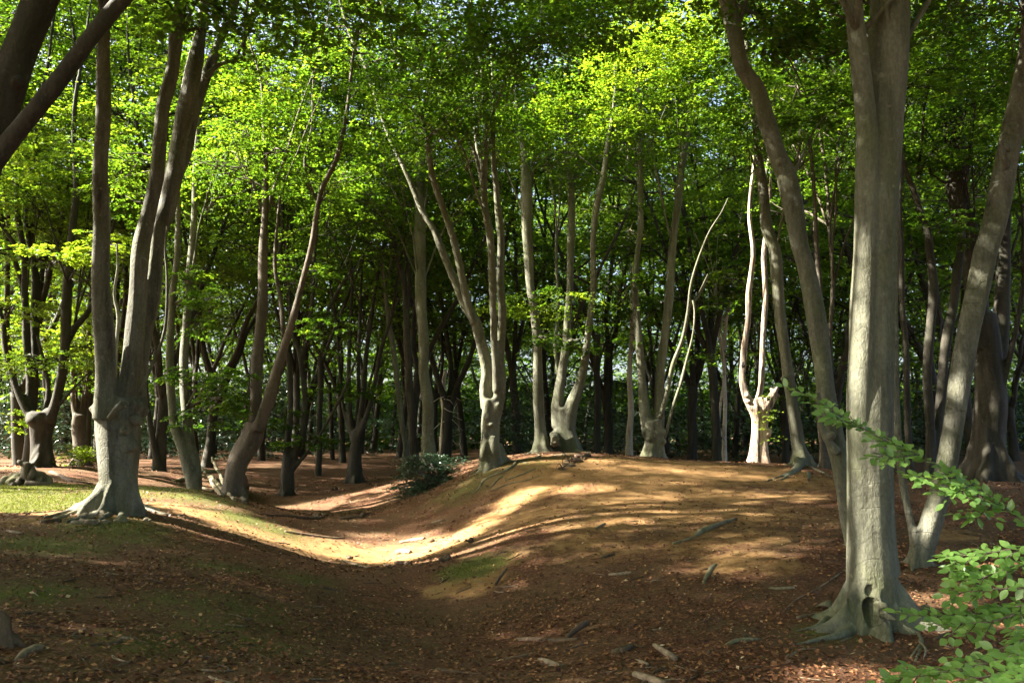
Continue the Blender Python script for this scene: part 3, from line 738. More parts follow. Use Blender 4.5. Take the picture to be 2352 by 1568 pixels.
tree('massive dark beech behind the right slope, forking above a thick trunk', 19.5, [
  ([(2273,1098,92),(2273,1050,76),(2273,977,70),(2270,856,62),(2268,776,56),(2262,720,50)], 0, False),
  ([(2256,800,50),(2240,640,48),(2220,524,46),(2195,403,46),(2188,282,47),(2193,161,48),(2200,60,50),(2203,-30,46)], 0, True),
  ([(2290,860,40),(2298,740,34),(2304,640,30),(2308,540,26),(2315,430,22),(2325,300,18)], .15, True),
  ([(2200,80,26),(2168,50,20),(2140,20,18),(2105,-20,15)], -.1, True),
  ([(2302,900,14),(2324,796,13),(2340,715,12),(2352,630,11),(2362,540,9)], -.1, True),
  ([(2196,410,10),(2170,420,8),(2140,400,6),(2110,400,4)], -.1, False),
  ], 'dark', roots=6, ztop=15, clumps=22, zc=7.5, leaf=.09, tint=.25, crad=1.8, extra=[(2150,340,18,110,60,24,.2),(2140,110,17,90,80,24,.25),(2290,120,17,80,110,22,.2),(2150,520,18,90,40,14,.2),(2300,480,19,60,50,10,.25)])
tree('brown stem bending left between the big trunk and the leaning stem', 18, [
  ([(2135,1098,26),(2135,1060,22),(2137,977,21),(2129,856,20),(2139,735,20),(2143,655,20),(2135,574,18),(2132,540,17),(2115,490,15),(2095,430,13),(2079,383,11),(2070,300,9)], 0, True),
  ([(2140,1080,20),(2150,1010,20),(2163,876,22),(2180,755,22),(2196,655,21),(2206,574,18),(2212,480,14)], .12, True),
  ], 'dark', roots=3, ztop=13, clumps=8, zc=7, tint=.3)
tree('thin dark stem close to the right edge of the big foreground trunk', 17, [
  ([(2092,1100,20),(2088,1040,17),(2084,950,16),(2080,800,15),(2073,700,14),(2070,580,13),(2066,470,11),(2072,380,9)], 0, True)], 'dark', roots=2, ztop=12, clumps=5, zc=7)
# left background pollard
tree('dark many-armed pollard at the left, standing behind the red root plate', 24.5, [
  ([(95,1062,48),(94,1030,42),(94,1000,42),(96,965,52),(98,945,50)], 0, False),
  ([(80,975,22),(66,950,18),(36,888,15),(16,824,13),(8,751,12),(-6,680,10)], 0, True),
  ([(84,965,24),(70,930,20),(66,836,17),(60,755,16),(58,675,15),(56,594,15),(40,480,12),(36,380,10)], .1, True),
  ([(80,870,14),(79,796,15),(79,715,16),(78,614,15),(60,500,12),(70,400,10)], .2, True),
  ([(112,965,28),(125,937,24),(135,896,22),(145,836,21),(151,755,22),(155,655,22),(162,560,18),(175,450,15),(170,330,12)], -.08, True),
  ([(150,800,16),(170,755,16),(195,725,14),(215,690,12),(240,620,10)], .1, True),
  ([(104,950,14),(110,896,12),(100,830,10),(86,770,9)], .1, False),
  ([(138,930,8),(170,890,7),(210,850,6),(225,835,4)], -.1, False),
  ([(60,600,12),(20,540,10),(-10,500,8)], .0, True),
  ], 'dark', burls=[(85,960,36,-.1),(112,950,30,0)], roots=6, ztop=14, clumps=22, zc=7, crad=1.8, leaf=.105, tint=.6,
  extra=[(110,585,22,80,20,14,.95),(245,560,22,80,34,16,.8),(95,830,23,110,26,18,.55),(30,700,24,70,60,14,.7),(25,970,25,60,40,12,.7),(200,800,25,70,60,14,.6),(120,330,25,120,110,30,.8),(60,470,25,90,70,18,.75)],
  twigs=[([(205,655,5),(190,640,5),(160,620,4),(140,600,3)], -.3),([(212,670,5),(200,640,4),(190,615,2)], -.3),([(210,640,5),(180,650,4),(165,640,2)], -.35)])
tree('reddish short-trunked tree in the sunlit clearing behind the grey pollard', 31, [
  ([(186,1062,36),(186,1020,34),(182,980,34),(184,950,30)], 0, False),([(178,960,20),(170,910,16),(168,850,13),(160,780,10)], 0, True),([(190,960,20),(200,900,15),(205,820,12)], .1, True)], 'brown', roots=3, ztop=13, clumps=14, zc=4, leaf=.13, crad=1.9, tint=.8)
tree('dark thin tree leaning left behind the grey pollard', 27, [
  ([(362,1078,20),(356,1040,16),(347,990,14),(338,930,13),(334,850,12),(345,740,11),(350,620,10)], 0, True)], 'dark', roots=3, ztop=13, clumps=12, zc=5, leaf=.11, tint=.55, crad=1.8)
tree('pale slim birch lit white in the distance behind the crest', 36, [
  ([(1446,1058,17),(1446,1000,15),(1449,940,13),(1446,860,11),(1452,760,9),(1450,640,7)], 0, True)], 'pale', ztop=14, clumps=8, zc=6, leaf=.14, fuse_it=False, name='birch_tree', tint=.6)
tree('thin birch with a lit stem, standing left of the dead tree', 32, [
  ([(1664,1060,12),(1664,1000,10),(1666,930,9),(1663,850,8),(1668,740,7)], 0, True),([(1664,1010,6),(1652,980,6),(1656,920,5),(1664,860,4)], -.1, False)], 'pale', ztop=13, clumps=8, zc=6, leaf=.13, fuse_it=False, name='birch_tree', tint=.5)
tree('pale lit snag with bare side twigs, glimpsed right of the straight trunk', 34, [
  ([(1020,1052,20),(1019,1000,18),(1021,950,16),(1018,900,13),(1023,850,8)], 0, False)], 'pale', ztop=8, clumps=0, fuse_it=False, name='dead_tree', cat='dead tree', grow=False,
  twigs=[([(1020,y,3),(1020+sd*rng.uniform(8,18),y+rng.uniform(-8,10),2),(1020+sd*rng.uniform(18,44),y+rng.uniform(-14,30),1)], rng.uniform(-.4,.2)) for y, sd in [(rng.uniform(905,1035), rng.choice([-1,1])) for _ in range(13)]])
#@@BLOCKERS
def round_tree(label, x, y, h, r, n, leaf, zc, group=None, bark_='beech', tint=.4, nspray=10, nl=34, limbs_=4, r0=.3, crad=1.9, parent_name='beech_tree', later=True):
    z0 = float(gz(x, y)); b0 = np.array([x, y, z0])
    root = empty(parent_name, tuple(b0), label, 'tree', group)
    mb = MB(); nodes = []
    fork = rng.uniform(1.2, 3.5) if later else rng.uniform(2.5, 6.5)
    lx, ly = rng.uniform(-.3, .3, 2)
    top = b0 + np.array([lx, ly, fork])
    sweep(mb, [b0 - (0, 0, .4), b0 + (0, 0, .1), b0 + (lx*.4, ly*.4, fork*.5), top], [r0 * 1.6, r0 * 1.25, r0, r0 * 1.05], 12, .2)
    for i in range(limbs_):
        a = i / limbs_ * 6.28 + rng.uniform(-.5, .5)
        p, rr = [top - (0, 0, .3)], [r0 * .7]
        d = unit(np.array([math.cos(a) * .35, math.sin(a) * .35, 1.0]))
        while p[-1][2] - z0 < h - 1.5:
            d = unit(d + np.array([rng.normal(0, .1), rng.normal(0, .1), .12]))
            p.append(p[-1] + d * 1.3); rr.append(max(.03, rr[-1] * .88))
        sweep(mb, p, rr, 8, .3, .06, .3)
        nodes += p[2:]
    cr = Crown()
    for i in range(n):
        t = rng.random() ** (1 if later else .65)
        z = z0 + zc + (h - zc) * t
        a = rng.uniform(0, 6.28); q = r * math.sqrt(rng.random()) * (1 - .45 * abs(t - .4))
        c = np.array([x + q * math.cos(a), y + q * math.sin(a), z])
        src = min(nodes, key=lambda s: np.linalg.norm(s - c) + (2 if s[2] > c[2] else 0))
        cr.clump(c, crad * rng.uniform(.6, 1.2), nspray, leaf, nl, src=src, tint=tint, twig=.03)
    vv = cr.tw
    if vv.n: mb.add(np.concatenate(vv.v), np.concatenate(vv.q), np.concatenate(vv.t))
    link('trunk', mb.mesh('trunk', b0), M[bark_], root)
    if later: CROWNS.append((cr, root, b0))
    else: cr.build(root, b0)
    return root
for i, (x, y, h, r, n) in enumerate([(-15,3,16,5.5,46),(-14.5,9.5,16,4.5,40),(-22,6,17,6,50),(-23,10.8,17,5,44),(-30,9,18,6,40),(-12,-3,15,5.5,46),(-26,20,17,5,30),(-20,19,15,4,30),(-33,19,17,5,26)]):
    round_tree('tall beech outside the left edge of the picture, shading the slope', x, y, h, r, n, .2, 6.0, 'beeches outside the left edge', 'beech', .45, 10, 30)
for x, y, h, r, n in [(-4,-6,16,6,60),(5,-5,16,6,60),(12,1,16,5.5,50),(14,8,16,5,40),(0,-13,17,7,50),(20,14,17,5,36)]:
    round_tree('tall beech outside the right and lower edges of the picture, closing the leaf roof', x, y, h, r, n, .2, 6.0, 'beeches outside the right and lower edges', 'beech', .45, 10, 30)
def close_roof():
    """where the leaf roof lets too much sun through, its trees get more sprays high up"""
    cs = .5; x0, x1, y0, y1 = -9.0, 30.0, 2.5, 50.0
    nx, ny = int((x1 - x0) / cs), int((y1 - y0) / cs)
    H = np.zeros((nx, ny))
    for cr, _, _ in CROWNS:
        for V in cr.v:
            if not len(V): continue
            q = V.reshape(-1, 4, 3)
            c = q.mean(1); L2 = ((q[:, 2] - q[:, 0]) ** 2).sum(1) * .36
            k = c[:, 2] / U[2]
            gx = c[:, 0] - U[0] * k; gy = c[:, 1] - U[1] * k
            h, _, _ = np.histogram2d(gx, gy, bins=(nx, ny), range=((x0, x1), (y0, y1)), weights=L2)
            H += h / cs ** 2
    gx = x0 + (np.arange(nx) + .5) * cs; gy = y0 + (np.arange(ny) + .5) * cs
    GX, GY = np.meshgrid(gx, gy, indexing='ij')
    want = np.where(GY < 13, 6.5, np.where(GY < 27, 5.0, 3.5))
    want = np.where((GY > 19.5) & (GX < 5), 1.0, want)
    want = np.where((GY > 20) & (GX < -3), .4, want)
    want = np.where((GY > 16.5) & (GY < 34) & (GX > -8) & (GX < .5), 4.5, want)
    miss = np.maximum(0, want - H)
    print('roof before', round(float(np.minimum(H, 9).mean()), 2), 'missing', round(float(miss.mean()), 2))
    n = rng.poisson(miss * cs * cs / .42)
    ii, jj = np.nonzero(n)
    P3 = np.repeat(np.c_[gx[ii], gy[jj], np.zeros(len(ii))], n[ii, jj], axis=0)
    m = len(P3)
    P3[:, :2] += rng.uniform(-.6, .6, (m, 2))
    lo = np.maximum(9.0, 1.75 + .57 * (P3[:, 1] + 1.0) + 1.6)
    z = lo + rng.random(m) ** 1.5 * 4.5
    C = P3 + U * (z / U[2])[:, None]
    bases = np.array([b[:2] for _, _, b in CROWNS])
    own = ((C[:, None, :2] - bases[None]) ** 2).sum(-1).argmin(1)
    for k, (cr, root, b) in enumerate(CROWNS):
        c = C[own == k]
        if len(c):
            V, t = sprays(c, rng.uniform(0, 6.28, len(c)), rng.uniform(.8, 1.3, len(c)), 26, .21, tint=.4)
            cr.v.append(V); cr.t.append(t)
close_roof()
for cr_, root_, b_ in CROWNS: cr_.build(root_, b_)
#@@BACKGROUND
BGL = [('slim dark beech far back in the wood, one of many trunks behind the clearing', 'beeches deep in the background wood')]
protos = []
COLL = bpy.data.collections
_cull_save = shaded
def shaded(p): return np.ones(len(p), bool)
spots = []
def take(x, y, dmin):
    for a, b in spots:
        if (a - x) ** 2 + (b - y) ** 2 < dmin * dmin: return False
    spots.append((x, y)); return True
tries = 0
while len(spots) < 130 and tries < 20000:
    tries += 1
    y = 27 + 45 * rng.random() ** 1.1
    x = rng.uniform(-.72, .72) * y
    px = 1176 + F * x / y
    if y < 30 and 560 < px < 900: continue
    take(x, y, 2.3 + .02 * y)
spots.sort(key=lambda s: s[1])
NP = 7
for i, (x, y) in enumerate(spots):
    if i < NP:
        h = rng.uniform(17, 24)
        o = round_tree(BGL[0][0], x, y, h, rng.uniform(3.0, 4.4), 34, .155, [3.0, 6.0, 4.6, 2.6, 6.5, 4.0, 5.0][i], BGL[0][1], 'dark', .45, 12, 30, [2, 3, 4, 3, 1, 4, 2][i], [.15, .19, .16, .22, .12, .18, .15][i], 1.6, later=False)
        protos.append(o)
    else:
        src = protos[int(rng.integers(NP))]
        o = src.copy(); COL.objects.link(o)
        o.location = (x, y, float(gz(x, y)))
        s = rng.uniform(.85, 1.2)
        o.rotation_euler = (rng.normal(0, .04), rng.normal(0, .05), rng.uniform(0, 6.28)); o.scale = (s, s, s * rng.uniform(.9, 1.15))
        for ch in src.children:
            c = ch.copy(); COL.objects.link(c); c.parent = o
shaded = _cull_save
# the wood beyond, read as one mass
def far_wood():
    n = 19500
    y = rng.uniform(72, 105, n); x = rng.uniform(-1, 1, n) * y * .8
    q = rng.random(n); z = np.where(q < .42, .2 + 7 * rng.random(n), np.where(q < .76, 3 + 13 * rng.random(n), 16 + 9 * rng.random(n)))
    y = np.where(q > .76, y - rng.uniform(0, 22, n), y)
    V, t = sprays(np.c_[x, y, z], rng.uniform(0, 6.28, n), rng.uniform(1.6, 3.2, n), 26, .42, tint=.25 + rng.normal(0, .2, n), cull=False)
    mb = MB(); mb.add(V, np.arange(len(V)).reshape(-1, 4))
    o = link('far_wood', mb.mesh('far_wood', (0, 80, 0), t, False), M['leaf'], None, (0, 80, 0))
    tag(o, 'leafy far wood closing off the view behind all the trunks', 'wood', kind='stuff')
far_wood()
def undergrowth():
    n = 4600
    y = rng.uniform(40, 74, n); x = rng.uniform(-.72, .72, n) * y
    h = 1.5 + 2.6 * (np.sin(x * .35 + 1) * np.sin(y * .3 + x * .11) * .5 + .5)
    ok = (rng.random(n) < np.clip(h / 2.6, .25, 1)) & ~((y < 52) & (x > -12) & (x < 0))
    x, y, h = x[ok], y[ok], h[ok]; n = len(x)
    z = gz(x, y) + h * rng.random(n) * 1.5
    V, t = sprays(np.c_[x, y, z], rng.uniform(0, 6.28, n), rng.uniform(.9, 1.8, n), 30, .22, tint=.12 + rng.normal(0, .12, n), cull=False)
    mb = MB(); mb.add(V, np.arange(len(V)).reshape(-1, 4))
    o = link('undergrowth', mb.mesh('undergrowth', (0, 56, 0), t, False), M['holly'], None, (0, 56, 0))
    tag(o, 'dark leafy undergrowth deep between the far trunks', 'undergrowth', kind='stuff')
undergrowth()
#@@GROUND
def axis(lo, hi, step, far_lo, far_hi):
    a = list(np.arange(lo, hi, step))
    s = step
    while a[-1] < far_hi: s *= 1.25; a.append(a[-1] + s)
    b = []; q = lo; s = step
    while q > far_lo: s *= 1.25; q -= s; b.append(q)
    return np.array(b[::-1] + a)
def blobs(lst):
    out = []
    for px, py, r, w in lst:
        g = G(px, py); out.append((g[0], g[1], r, w))
    return out
MOSS = blobs([(60,1160,1.4,1.15),(200,1145,1.0,.95),(20,1125,1.6,1.15),(330,1120,1.2,.7),(450,1140,.9,.6),(560,1190,.7,.6),(640,1220,.5,.5),(120,1115,1.4,.9),(260,1210,.8,.7),(100,1250,.8,.6),(60,1360,.5,.5),(130,1355,.4,.45),
  (560,1400,.7,.36),(420,1380,.6,.36),(480,1450,.6,.34),(600,1480,.5,.32),(300,1240,.6,.45),(1090,1305,.45,1.0),(1050,1310,.3,.8),(1110,1090,.9,.35),(1060,1130,.9,.35),(1220,1060,.8,.3),(500,1300,.6,.4),(700,1330,.5,.4),(330,1480,.5,.4),(1900,1460,.3,.5)])
SAND_AND_SUN_STRIP = blobs([(1450,1150,2.2,.5),(1700,1180,1.8,.45),(1250,1180,1.4,.45),(1600,1250,1.0,.4),(1400,1260,1.0,.36),(1850,1110,1.2,.5),(1300,1080,1.6,.8),(1450,1075,1.6,.9),(1600,1085,1.6,.9),(1740,1090,1.3,.8),(1500,1120,1.4,.7),(1250,1120,1.0,.6),(1120,1190,.9,.45),(1400,1200,1.0,.5),(1550,1180,1.1,.6),(1320,1250,.7,.45),(1650,1140,1.1,.6),
  (1720,1230,.8,.5),(1690,1290,.6,.6),(1780,1300,.5,.5),(1600,1230,.5,.4),(1090,1340,.45,.9),(1020,1355,.3,.9),(1830,1140,.8,.5),(1200,1150,.8,.5),(2200,1230,.5,.45),(1150,1290,.5,.4),(60,1195,.6,.4),(130,1175,.6,.5),(215,1168,.6,.5),(300,1160,.6,.6),(380,1160,.6,.6),(460,1180,.6,.6),(540,1210,.6,.6),(620,1235,.6,.6),(700,1255,.7,.7),(790,1270,.8,.8),(880,1280,.8,.8),(970,1268,.8,.8),(1050,1240,.7,.75),(1120,1195,.6,.75),(1190,1145,.6,.75),(20,1075,.9,.6),(160,1068,.8,.5)])  # mound sand, plus pale blobs painting sunlight along the lit strip
def field(lst, x, y):
    f = np.zeros(np.shape(x))
    for bx, by, r, w in lst:
        f = np.maximum(f, w * np.exp(-((x - bx) ** 2 + (y - by) ** 2) / (r * r)))
    return f
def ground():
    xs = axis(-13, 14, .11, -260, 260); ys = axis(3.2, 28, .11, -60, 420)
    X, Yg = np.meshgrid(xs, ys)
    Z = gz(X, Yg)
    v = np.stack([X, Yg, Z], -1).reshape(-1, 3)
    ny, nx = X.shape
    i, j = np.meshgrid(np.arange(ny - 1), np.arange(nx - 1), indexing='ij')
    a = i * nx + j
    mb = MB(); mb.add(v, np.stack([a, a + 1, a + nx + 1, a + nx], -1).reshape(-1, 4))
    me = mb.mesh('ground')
    for nm, lst in (('moss', MOSS), ('sand', SAND_AND_SUN_STRIP)):
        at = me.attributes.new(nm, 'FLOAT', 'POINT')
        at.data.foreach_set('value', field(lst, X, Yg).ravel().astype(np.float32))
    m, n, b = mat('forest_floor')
    f1 = noise(n, 26, 8, .72); f2 = noise(n, 4.5, 6, .65, loc=(3, 1, 0)); f3 = noise(n, 90, 4, .7); f0 = noise(n, .8, 5, .6, loc=(9, 2, 0))
    lit = ramp(n, f1, [(.28, (.018, .010, .007)), (.40, (.058, .028, .017)), (.52, (.118, .054, .029)), (.66, (.20, .098, .048)), (.8, (.32, .19, .10))]).outputs[0]
    soil = ramp(n, f1, [(.3, (.05, .03, .018)), (.55, (.125, .072, .037)), (.75, (.21, .125, .062))]).outputs[0]
    lit = mix(n, ramp(n, f0, [(.42, (0, 0, 0)), (.58, (1, 1, 1))]).outputs[0], lit, soil)
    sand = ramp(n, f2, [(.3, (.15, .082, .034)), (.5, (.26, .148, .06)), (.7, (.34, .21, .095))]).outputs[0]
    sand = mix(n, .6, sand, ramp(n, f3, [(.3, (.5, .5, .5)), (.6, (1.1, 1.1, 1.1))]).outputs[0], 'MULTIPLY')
    moss = ramp(n, f3, [(.3, (.03, .032, .010)), (.5, (.085, .09, .022)), (.7, (.19, .18, .05))]).outputs[0]
    def mask(name, lo, hi, k, kf=.5):
        at = node(n, 'ShaderNodeAttribute', attribute_name=name)
        ad = node(n, 'ShaderNodeMath', operation='MULTIPLY_ADD'); ad.inputs[1].default_value = k
        n.links.new(f2, ad.inputs[0]); n.links.new(at.outputs['Fac'], ad.inputs[2])
        s2 = node(n, 'ShaderNodeMath', operation='MULTIPLY_ADD'); s2.inputs[1].default_value = kf
        n.links.new(f1, s2.inputs[0]); n.links.new(ad.outputs[0], s2.inputs[2])
        hv = node(n, 'ShaderNodeMath', operation='MULTIPLY'); hv.inputs[1].default_value = .4
        n.links.new(s2.outputs[0], hv.inputs[0])
        return ramp(n, hv.outputs[0], [(lo * .4, (0, 0, 0)), (hi * .4, (1, 1, 1))]).outputs[0]
    c = mix(n, mask('sand', .72, 1.0, .6), lit, sand)  # sand colour, also used to paint the sun strip brighter
    c = mix(n, mask('moss', 1.27, 1.66, 1.0, 1.35), c, moss)
    n.links.new(c, b.inputs['Base Color'])
    b.inputs['Roughness'].default_value = .95; b.inputs['Specular IOR Level'].default_value = .12
    h = mix(n, .4, f1, f3)
    bp = node(n, 'ShaderNodeBump'); bp.inputs['Strength'].default_value = .8; bp.inputs['Distance'].default_value = .04
    n.links.new(h, bp.inputs['Height']); n.links.new(bp.outputs[0], b.inputs['Normal'])
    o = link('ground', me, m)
    tag(o, 'rolling forest floor of leaf litter, sand and moss', 'ground', kind='structure')
ground()
def litter():
    parts = []
    for y0, y1, dens in ((4.4, 7, 1000), (7, 10, 620), (10, 14, 330), (14, 20, 150), (20, 30, 45)):
        hw = .70 * (y1 + 1)
        n = int((y1 - y0) * 2 * hw * dens)
        x = rng.uniform(-hw, hw, n); y = rng.uniform(y0, y1, n)
        parts.append(np.c_[x, y])
    q = np.concatenate(parts)
    x, y = q.T
    sd, ms = field(SAND_AND_SUN_STRIP, x, y), field(MOSS, x, y)
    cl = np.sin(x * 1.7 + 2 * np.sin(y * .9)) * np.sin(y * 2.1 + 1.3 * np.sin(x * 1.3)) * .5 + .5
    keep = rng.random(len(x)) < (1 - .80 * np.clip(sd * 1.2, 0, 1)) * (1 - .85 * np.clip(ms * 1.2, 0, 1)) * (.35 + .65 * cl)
    x, y = x[keep], y[keep]; n = len(x)
    e = .05
    z = gz(x, y); nx_ = -(gz(x + e, y) - z) / e; ny_ = -(gz(x, y + e) - z) / e
    nn = unit(np.c_[nx_, ny_, np.ones(n)])
    a = rng.uniform(0, 6.28, n)
    d = unit(np.c_[np.cos(a), np.sin(a), rng.normal(0, .25, n)]); 
    up = unit(nn + rng.normal(0, .33, (n, 3)))
    d = unit(d - up * (d * up).sum(1, keepdims=True)); s = np.cross(up, d)
    L = ((.018 + .050 * rng.beta(1.6, 2.4, n)) * (1 + .03 * np.maximum(0, y - 8)))[:, None]
    p = np.c_[x, y, z + rng.uniform(.002, .016, n)]
    cv = rng.uniform(-.05, .28, n)[:, None] * L
    V = np.stack([p - d * L * .5 + up * cv * .4, p + s * L * .33 + up * cv, p + d * L * .5 + up * cv * .4, p - s * L * .33 + up * cv], 1).reshape(-1, 3)
    base = np.arange(n) * 4
    T = np.concatenate([np.stack([base, base + 1, base + 2], -1), np.stack([base, base + 2, base + 3], -1)])
    t = np.clip(rng.beta(2, 2.6, n) * .95 + (rng.random(n) < .05) * .35, 0, 1)
    mb = MB(); mb.add(V, None, T)
    o = link('leaf_litter', mb.mesh('leaf_litter', (0, 0, 0), np.r_[t, t], False), M['litter'])
    tag(o, 'copper brown fallen beech leaves scattered over the forest floor', 'leaf litter', kind='stuff')
litter()
def moss():
    n = 22000
    w = np.array([b[2] ** 2 * b[3] ** 2.5 for b in MOSS]); k = rng.choice(len(MOSS), n, p=w / w.sum())   # thick where the moss is thick
    B = np.array(MOSS)[k]
    x = B[:, 0] + rng.normal(0, .62, n) * B[:, 2]; y = B[:, 1] + rng.normal(0, .62, n) * B[:, 2]
    z = gz(x, y)
    a = rng.uniform(0, 6.28, n); h = rng.uniform(.008, .03, n)
    wv = np.c_[np.cos(a), np.sin(a), np.zeros(n)] * .010
    tip = np.c_[rng.normal(0, .012, n), rng.normal(0, .012, n), h]
    p = np.c_[x, y, z - .002]
    V = np.stack([p - wv, p + wv, p + tip], 1).reshape(-1, 3)
    mb = MB(); mb.add(V, None, np.arange(3 * n).reshape(-1, 3))
    o = link('moss', mb.mesh('moss', (0, 0, 0), np.clip(rng.normal(.55, .28, n), 0, 1), False), M['mossleaf'])
    tag(o, 'short green moss and grass tufts on the left mound', 'moss', kind='stuff')
moss()
#@@DETAILS
def log(label, pts, m='stick', cat='fallen branch', name='fallen_branch', group=None, lift=.35, lump=.14, side=()):
    q, rr = [], []
    for e in pts:
        px, py, w = e[:3]
        g = G(px, py); r_ = rad(w, px, py, g[1])
        q.append(g + np.array([0, 0, r_ * (1 if lift is None else lift) + (e[3] if len(e) > 3 else 0)])); rr.append(r_)
    b0 = q[0].copy()
    mb = MB(); sweep(mb, q, rr, 9, .05, lump, .35)
    for s in side:
        qs = [G(px, py) + np.array([0, 0, rad(w, px, py, 10) * .5 + h]) for px, py, w, h in s]
        sweep(mb, qs, [rad(w, px, py, G(px, py)[1]) for px, py, w, h in s], 6, .05, .1, .4)
    o = link(name, mb.mesh(name, b0), M[m], None, tuple(b0))
    return tag(o, label, cat, group)
log('weathered grey log lying at the bottom left corner', [(38,1520,12),(60,1508,20),(90,1494,22),(102,1490,14)], 'stick')
log('dark brown stick with a knobbly right end near the bottom left', [(200,1483,7),(240,1482,8),(258,1481,9),(275,1474,12)], 'darkstick')
log('short dark log cut off by the lower left corner', [(-20,1530,20),(8,1524,18),(18,1518,12)], 'darkstick')
log('long thin dark stick across the lower left slope', [(40,1462,3),(120,1463,5),(190,1463,5),(250,1458,4)], 'darkstick')
log('pale flat chip of wood on the lower left slope', [(270,1465,8),(290,1467,9),(312,1468,4)], 'stick')
log('reddish short stick above the grey log', [(52,1412,7),(70,1411,8),(92,1411,6)], 'darkstick')
log('thin forked dark stick near the lower middle left', [(475,1525,4),(510,1516,5),(545,1508,6),(565,1502,4)], 'darkstick')
log('pale log in the middle of the sunlit trough, topmost of the logs there', [(918,1247,8),(945,1243,10),(974,1238,8)], 'stick')
log('dark-backed log lying in the sunlit trough below the pale log', [(908,1272,12),(925,1270,14),(942,1271,10)], 'stick')
log('low dark log at the lower edge of the sunlit trough', [(908,1294,10),(930,1296,12),(944,1297,9)], 'darkstick')
log('short dark stick under the sunlit trough', [(880,1299,5),(895,1300,7),(904,1302,5)], 'darkstick')
log('thin stick on the shaded edge left of the sunlit trough', [(785,1287,5),(820,1298,6),(848,1306,7)], 'stick')
log('dark mossy log on the near side of the hollow', [(780,1192,6),(810,1190,10),(840,1184,9),(850,1180,6)], 'darkstick')
log('thin long branch along the left of the hollow floor', [(600,1182,5),(660,1186,6),(720,1192,8),(740,1188,5),(752,1182,4)], 'darkstick')
log('pale stick on the slope beside the bright sun streak', [(992,1203,4),(1010,1199,6),(1019,1195,5)], 'stick')
log('pale long stick in the litter of the trough', [(655,1222,4),(720,1232,5),(760,1236,5),(790,1236,4)], 'stick')
log('short dark log on the near brown slope, centre left', [(738,1350,6),(755,1354,8),(778,1360,7)], 'darkstick')
log('forked dark branch beside the sandy tongue in the centre', [(1135,1352,4),(1160,1351,6),(1190,1347,6)], 'darkstick', side=[[(1138,1348,7,0),(1150,1338,9,.05),(1165,1322,5,.08)]])
log('mossy root-like log half buried in the sand on the right mound', [(1545,1250,10),(1590,1236,8),(1610,1222,16),(1650,1208,12),(1690,1192,8)], 'root', lift=.2)
log('curved pale root end sticking out of the sandy slope', [(1615,1340,6),(1620,1325,10),(1632,1306,12),(1645,1298,6)], 'root', lift=.2)
log('straight stick on the right slope below the curved root', [(1398,1320,6),(1425,1320,8),(1450,1317,6)], 'stick')
log('short pinkish stick in the middle of the right mound', [(1368,1216,5),(1380,1209,8),(1390,1203,5)], 'stick')
log('dark short stick left of the mossy log on the mound', [(1380,1282,6),(1400,1279,7),(1412,1274,6)], 'darkstick')
log('long dark branch on the litter at the bottom centre', [(1185,1472,10),(1230,1471,12),(1280,1474,11),(1330,1468,6)], 'darkstick', side=[[(1300,1472,9,.02),(1330,1456,14,.05),(1350,1446,12,.05)]])
log('dark broken log with a torn end at the bottom, right of the long branch', [(1404,1502,14),(1430,1494,16),(1452,1484,10)], 'darkstick', side=[[(1430,1502,14,0),(1450,1492,10,0)]])
log('thick pale stick with peeling bark at the bottom centre right', [(1502,1484,12),(1520,1496,15),(1545,1514,17),(1552,1518,12)], 'stick')
log('pale bark strip lying at the bottom centre', [(1236,1516,8),(1252,1522,12),(1290,1534,9)], 'stick')
log('yellowish mossy log at the bottom edge, right of centre', [(1458,1550,14),(1490,1562,18),(1530,1580,18)], 'stick')
log('pale short stick near the peeling one', [(1460,1519,7),(1475,1524,10),(1488,1530,9)], 'stick')
log('thin dark curved twig across the bottom centre', [(1000,1540,8),(1060,1546,6),(1130,1550,5),(1160,1552,4)], 'darkstick')
log('long curved brown branch lying on the litter below the beech leaves', [(2148,1472,7),(2175,1458,8),(2205,1456,8),(2240,1472,9),(2275,1488,8),(2292,1494,5)], 'darkstick')
log('dark curved branch near the bottom right corner', [(2240,1498,5),(2270,1482,7),(2310,1479,6),(2330,1480,4)], 'darkstick')
log('dead forked root emerging in front of the big right tree', [(2104,1452,8),(2116,1470,10),(2112,1495,8),(2100,1520,5)], 'root', side=[[(2114,1482,6,.02),(2128,1500,5,.02),(2122,1518,3,.01)],[(2112,1490,5,.02),(2092,1512,4,.01)]])
log('reddish stick poking from behind the left buttress root of the big tree', [(1830,1421,7),(1850,1417,8),(1885,1410,7)], 'stick')
log('thin long twig bent down the slope left of the big tree', [(1800,1404,2.5),(1830,1378,3),(1880,1350,3),(1940,1312,4)], 'stick')
log('pale bent stick on the litter below the big tree', [(1815,1512,7),(1825,1500,7),(1850,1490,7)], 'stick')
log('pale short stick at the foot of the front root', [(1932,1476,4),(1944,1468,5),(1956,1464,4)], 'stick')
log('flat bare root surfacing in the sand left of the big tree', [(1766,1352,4),(1790,1354,7),(1826,1351,7)], 'root', lift=.1)
log('mossy pale log at the lower right, left of the big tree', [(1668,1482,8),(1690,1474,12),(1720,1472,12),(1745,1468,8)], 'root')
log('long fallen pole running from the root plate to the grey pollard', [(115,1085,8),(140,1096,9),(170,1106,8),(215,1112,5)], 'darkstick')
log('light stick lying on the moss left of the grey pollard', [(128,1192,8),(150,1186,10),(172,1176,8)], 'root')
log('dark chunk of bark on the moss left of the knotted roots', [(92,1202,10),(115,1200,12),(140,1199,8)], 'darkstick')
log('pale broken stick at the left edge of the mound', [(15,1220,5),(28,1224,9),(48,1228,7)], 'stick')
